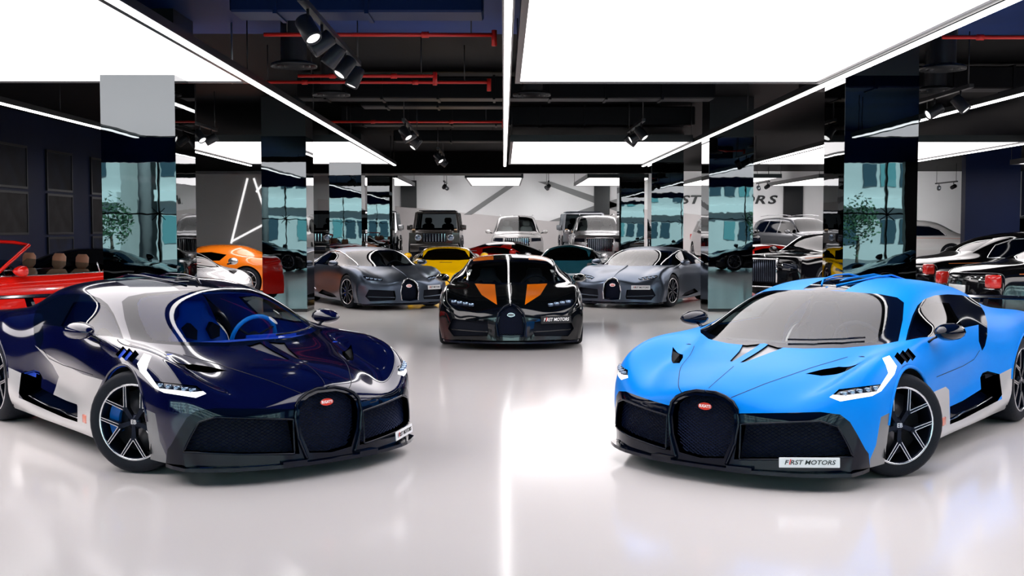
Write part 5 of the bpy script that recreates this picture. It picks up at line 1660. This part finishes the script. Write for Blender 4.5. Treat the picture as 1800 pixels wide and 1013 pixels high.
# --- boxy off-roaders
def boxy(name, label, pose, paint):
    root = empty(name)
    root.matrix_world = pose
    tag(root, label, 'car', 'boxy off-roaders on the platform')
    b = MB(); b.rbox(-2.25, .95, -.90, .90, .48, 1.26, .05)
    b.rbox(.80, 2.15, -.72, .72, .60, 1.22, .06)
    b.build('body', paint, root)
    b = MB(); b.rbox(.85, 2.14, -.60, .60, 1.20, 1.27, .03); b.build('bonnet', paint, root)
    # cabin frame: pillars and roof
    b = MB()
    rf = [(.62, 1.90), (.60, 1.96), (-2.15, 1.98), (-2.22, 1.92)]
    vs = []
    for x, z in rf:
        for y in (-.80, -.76, .76, .80): vs.append((x, y, z if abs(y) < .78 else z - .04))
    b.add(vs, [(i * 4 + k, i * 4 + k + 1, i * 4 + k + 5, i * 4 + k + 4) for i in range(3) for k in range(3)])
    b.rbox(-2.2, .60, -.79, .79, 1.88, 1.95, .03)
    b.build('roof', paint, root)
    for sg in (1, -1):
        for x0, x1, y0, y1 in ((.90, .62, .86, .77), (-.18, -.18, .87, .78), (-1.12, -1.12, .87, .78), (-2.18, -2.15, .86, .77)):
            p = MB(); p.bar((x0, sg * y0, 1.22), (x1, sg * y1, 1.92), .09, .07, (1, 0, 0)); p.build('pillar', paint, root)
        for x0, x1, xt0, xt1 in ((.84, -.14, .58, -.14), (-.22, -1.08, -.22, -1.08), (-1.16, -2.12, -1.16, -2.10)):
            g = MB(); g.add([(x0, sg * .865, 1.26), (x1, sg * .865, 1.26), (xt1, sg * .785, 1.88), (xt0, sg * .785, 1.88)], [(0, 1, 2, 3)]); g.build('side_window', G_DARK, root)
        f = MB()
        f.prism([(.95, 1.02), (1.0, 1.24), (1.95, 1.24), (2.18, 1.16), (2.18, .78), (1.95, .80), (1.86, .98), (1.72, 1.06), (1.40, 1.06), (1.24, .98), (1.14, .78), (.95, .70)], sg * .66, sg * .93, 'y'); f.build('front_wing', paint, root)
        f = MB(); f.tube([(1.55 + .44 * math.cos(a), sg * .92, .40 + .46 * math.sin(a) * 1.35) for a in [math.radians(q) for q in range(0, 181, 15)]], .05, 6, flat=.9); f.build('wheel_flare', M_BLACK, root)
        f = MB(); f.tube([(-1.35 + .44 * math.cos(a), sg * .90, .40 + .46 * math.sin(a) * 1.35) for a in [math.radians(q) for q in range(0, 181, 15)]], .05, 6, flat=.9); f.build('wheel_flare', M_BLACK, root)
        h = MB(); h.lathe([(0, 2.20), (.085, 2.20), (.10, 2.185), (.105, 2.10)], 20, 'x', Matrix.Translation((0, sg * .60, .98))); hl = h.build('headlight', M_LED, root)
        h = MB(); h.lathe([(.10, 2.185), (.118, 2.195), (.12, 2.15)], 20, 'x', Matrix.Translation((0, sg * .60, .98))); h.build('lamp_ring', M_CHROME, hl)
        h = MB(); h.rbox(1.85, 2.05, sg * .78 - .06, sg * .78 + .06, 1.24, 1.30, .02, seg=1); h.build('turn_lamp', mat('turn_lamp', (.75, .5, .3), .2), root)
        m_ = MB(); m_.rbox(.62, .74, sg * 1.02 - .11, sg * 1.02 + .11, 1.26, 1.46, .03); mo = m_.build('door_mirror', paint, root)
        m_ = MB(); m_.tube([(.70, sg * .86, 1.25), (.69, sg * .95, 1.30)], .025, 6); m_.build('mirror_stalk', M_BLACK, mo)
        m_ = MB(); m_.rbox(-2.1, .9, sg * .92 - .02, sg * .92 + .02, .84, .90, .01, seg=1); m_.build('side_moulding', M_BLACK, root)
        m_ = MB(); m_.rbox(-.9, 1.0, sg * .90 - .08, sg * .90 + .08, .40, .46, .02, seg=1); m_.build('running_board', M_CHROME, root)
        for x in (1.55, -1.35):
            wheel(root, (x, sg * .93, .40), sg, R=.40, W=.28, rim=.29, style='p5')
        m_ = MB(); m_.rbox(-2.27, -2.24, sg * .78 - .06, sg * .78 + .06, .80, 1.0, .01, seg=1); m_.build('tail_light', M_RED_LAMP, root)
    g = MB(); g.add([(.92, -.80, 1.26), (.92, .80, 1.26), (.66, .73, 1.88), (.66, -.73, 1.88)], [(0, 1, 2, 3)]); g.build('windscreen', G_DARK, root)
    g = MB(); g.rbox(2.12, 2.17, -.44, .44, .82, 1.14, .02, seg=1); gr = g.build('grille', M_DARK, root)
    for i in range(8):
        y = -.38 + i * .109
        g = MB(); g.box(2.17, 2.185, y - .012, y + .012, .84, 1.12); g.build('grille_vane', M_CHROME, gr)
    g = MB(); g.rbox(2.12, 2.36, -.90, .90, .46, .76, .06); bp_ = g.build('front_bumper', paint, root)
    g = MB(); g.rbox(2.34, 2.37, -.55, .55, .50, .64, .01, seg=1); g.build('bumper_intake', M_DARK, bp_)
    g = MB(); g.rbox(-2.42, -2.2, -.88, .88, .46, .66, .05); g.build('rear_bumper', paint, root)
    for x in (.35, -.4, -1.15, -1.9):
        g = MB(); g.rbox(x - .02, x + .02, -.70, .70, 1.99, 2.02, .008, seg=1); g.build('roof_bar', M_BLACK, root)
    b = MB(); b.box(-2.0, 2.0, -.62, .62, .36, .50); b.build('chassis', M_UNDER, root)
    b = MB(); b.box(-2.1, .8, -.80, .80, 1.20, 1.25); b.rbox(.60, .84, -.78, .78, 1.2, 1.34, .04); b.build('dashboard', M_DARK, root)
    for y in (.38, -.38): simple_seat(root, -.25, y, .95, M_DARK)
    for sg in (1, -1):
        b = MB(); b.rbox(-1.78, -.92, sg * .80 - .11, sg * .80 + .11, .86, 1.02, .03, seg=1); b.build('rear_arch', paint, root)
    return root
boxy('boxy_off_roader', 'bronze grey boxy off-roader on the platform beside the white luxury car', car_pose(-2.55, 44.2, math.radians(-90), PLAT), P_BRNZ)
boxy('boxy_off_roader', 'silver boxy off-roader on the platform next to the bronze one', car_pose(-5.0, 44.6, math.radians(-88), PLAT), P_SILV)
boxy('boxy_off_roader', 'black boxy off-roader on the platform near the plaster wall', car_pose(-7.3, 45.0, math.radians(-88), PLAT), P_GBLK)
boxy('boxy_off_roader', 'dark grey boxy off-roader behind the silver luxury car', car_pose(3.3, 47.4, math.radians(-90), PLAT), P_GREYS)
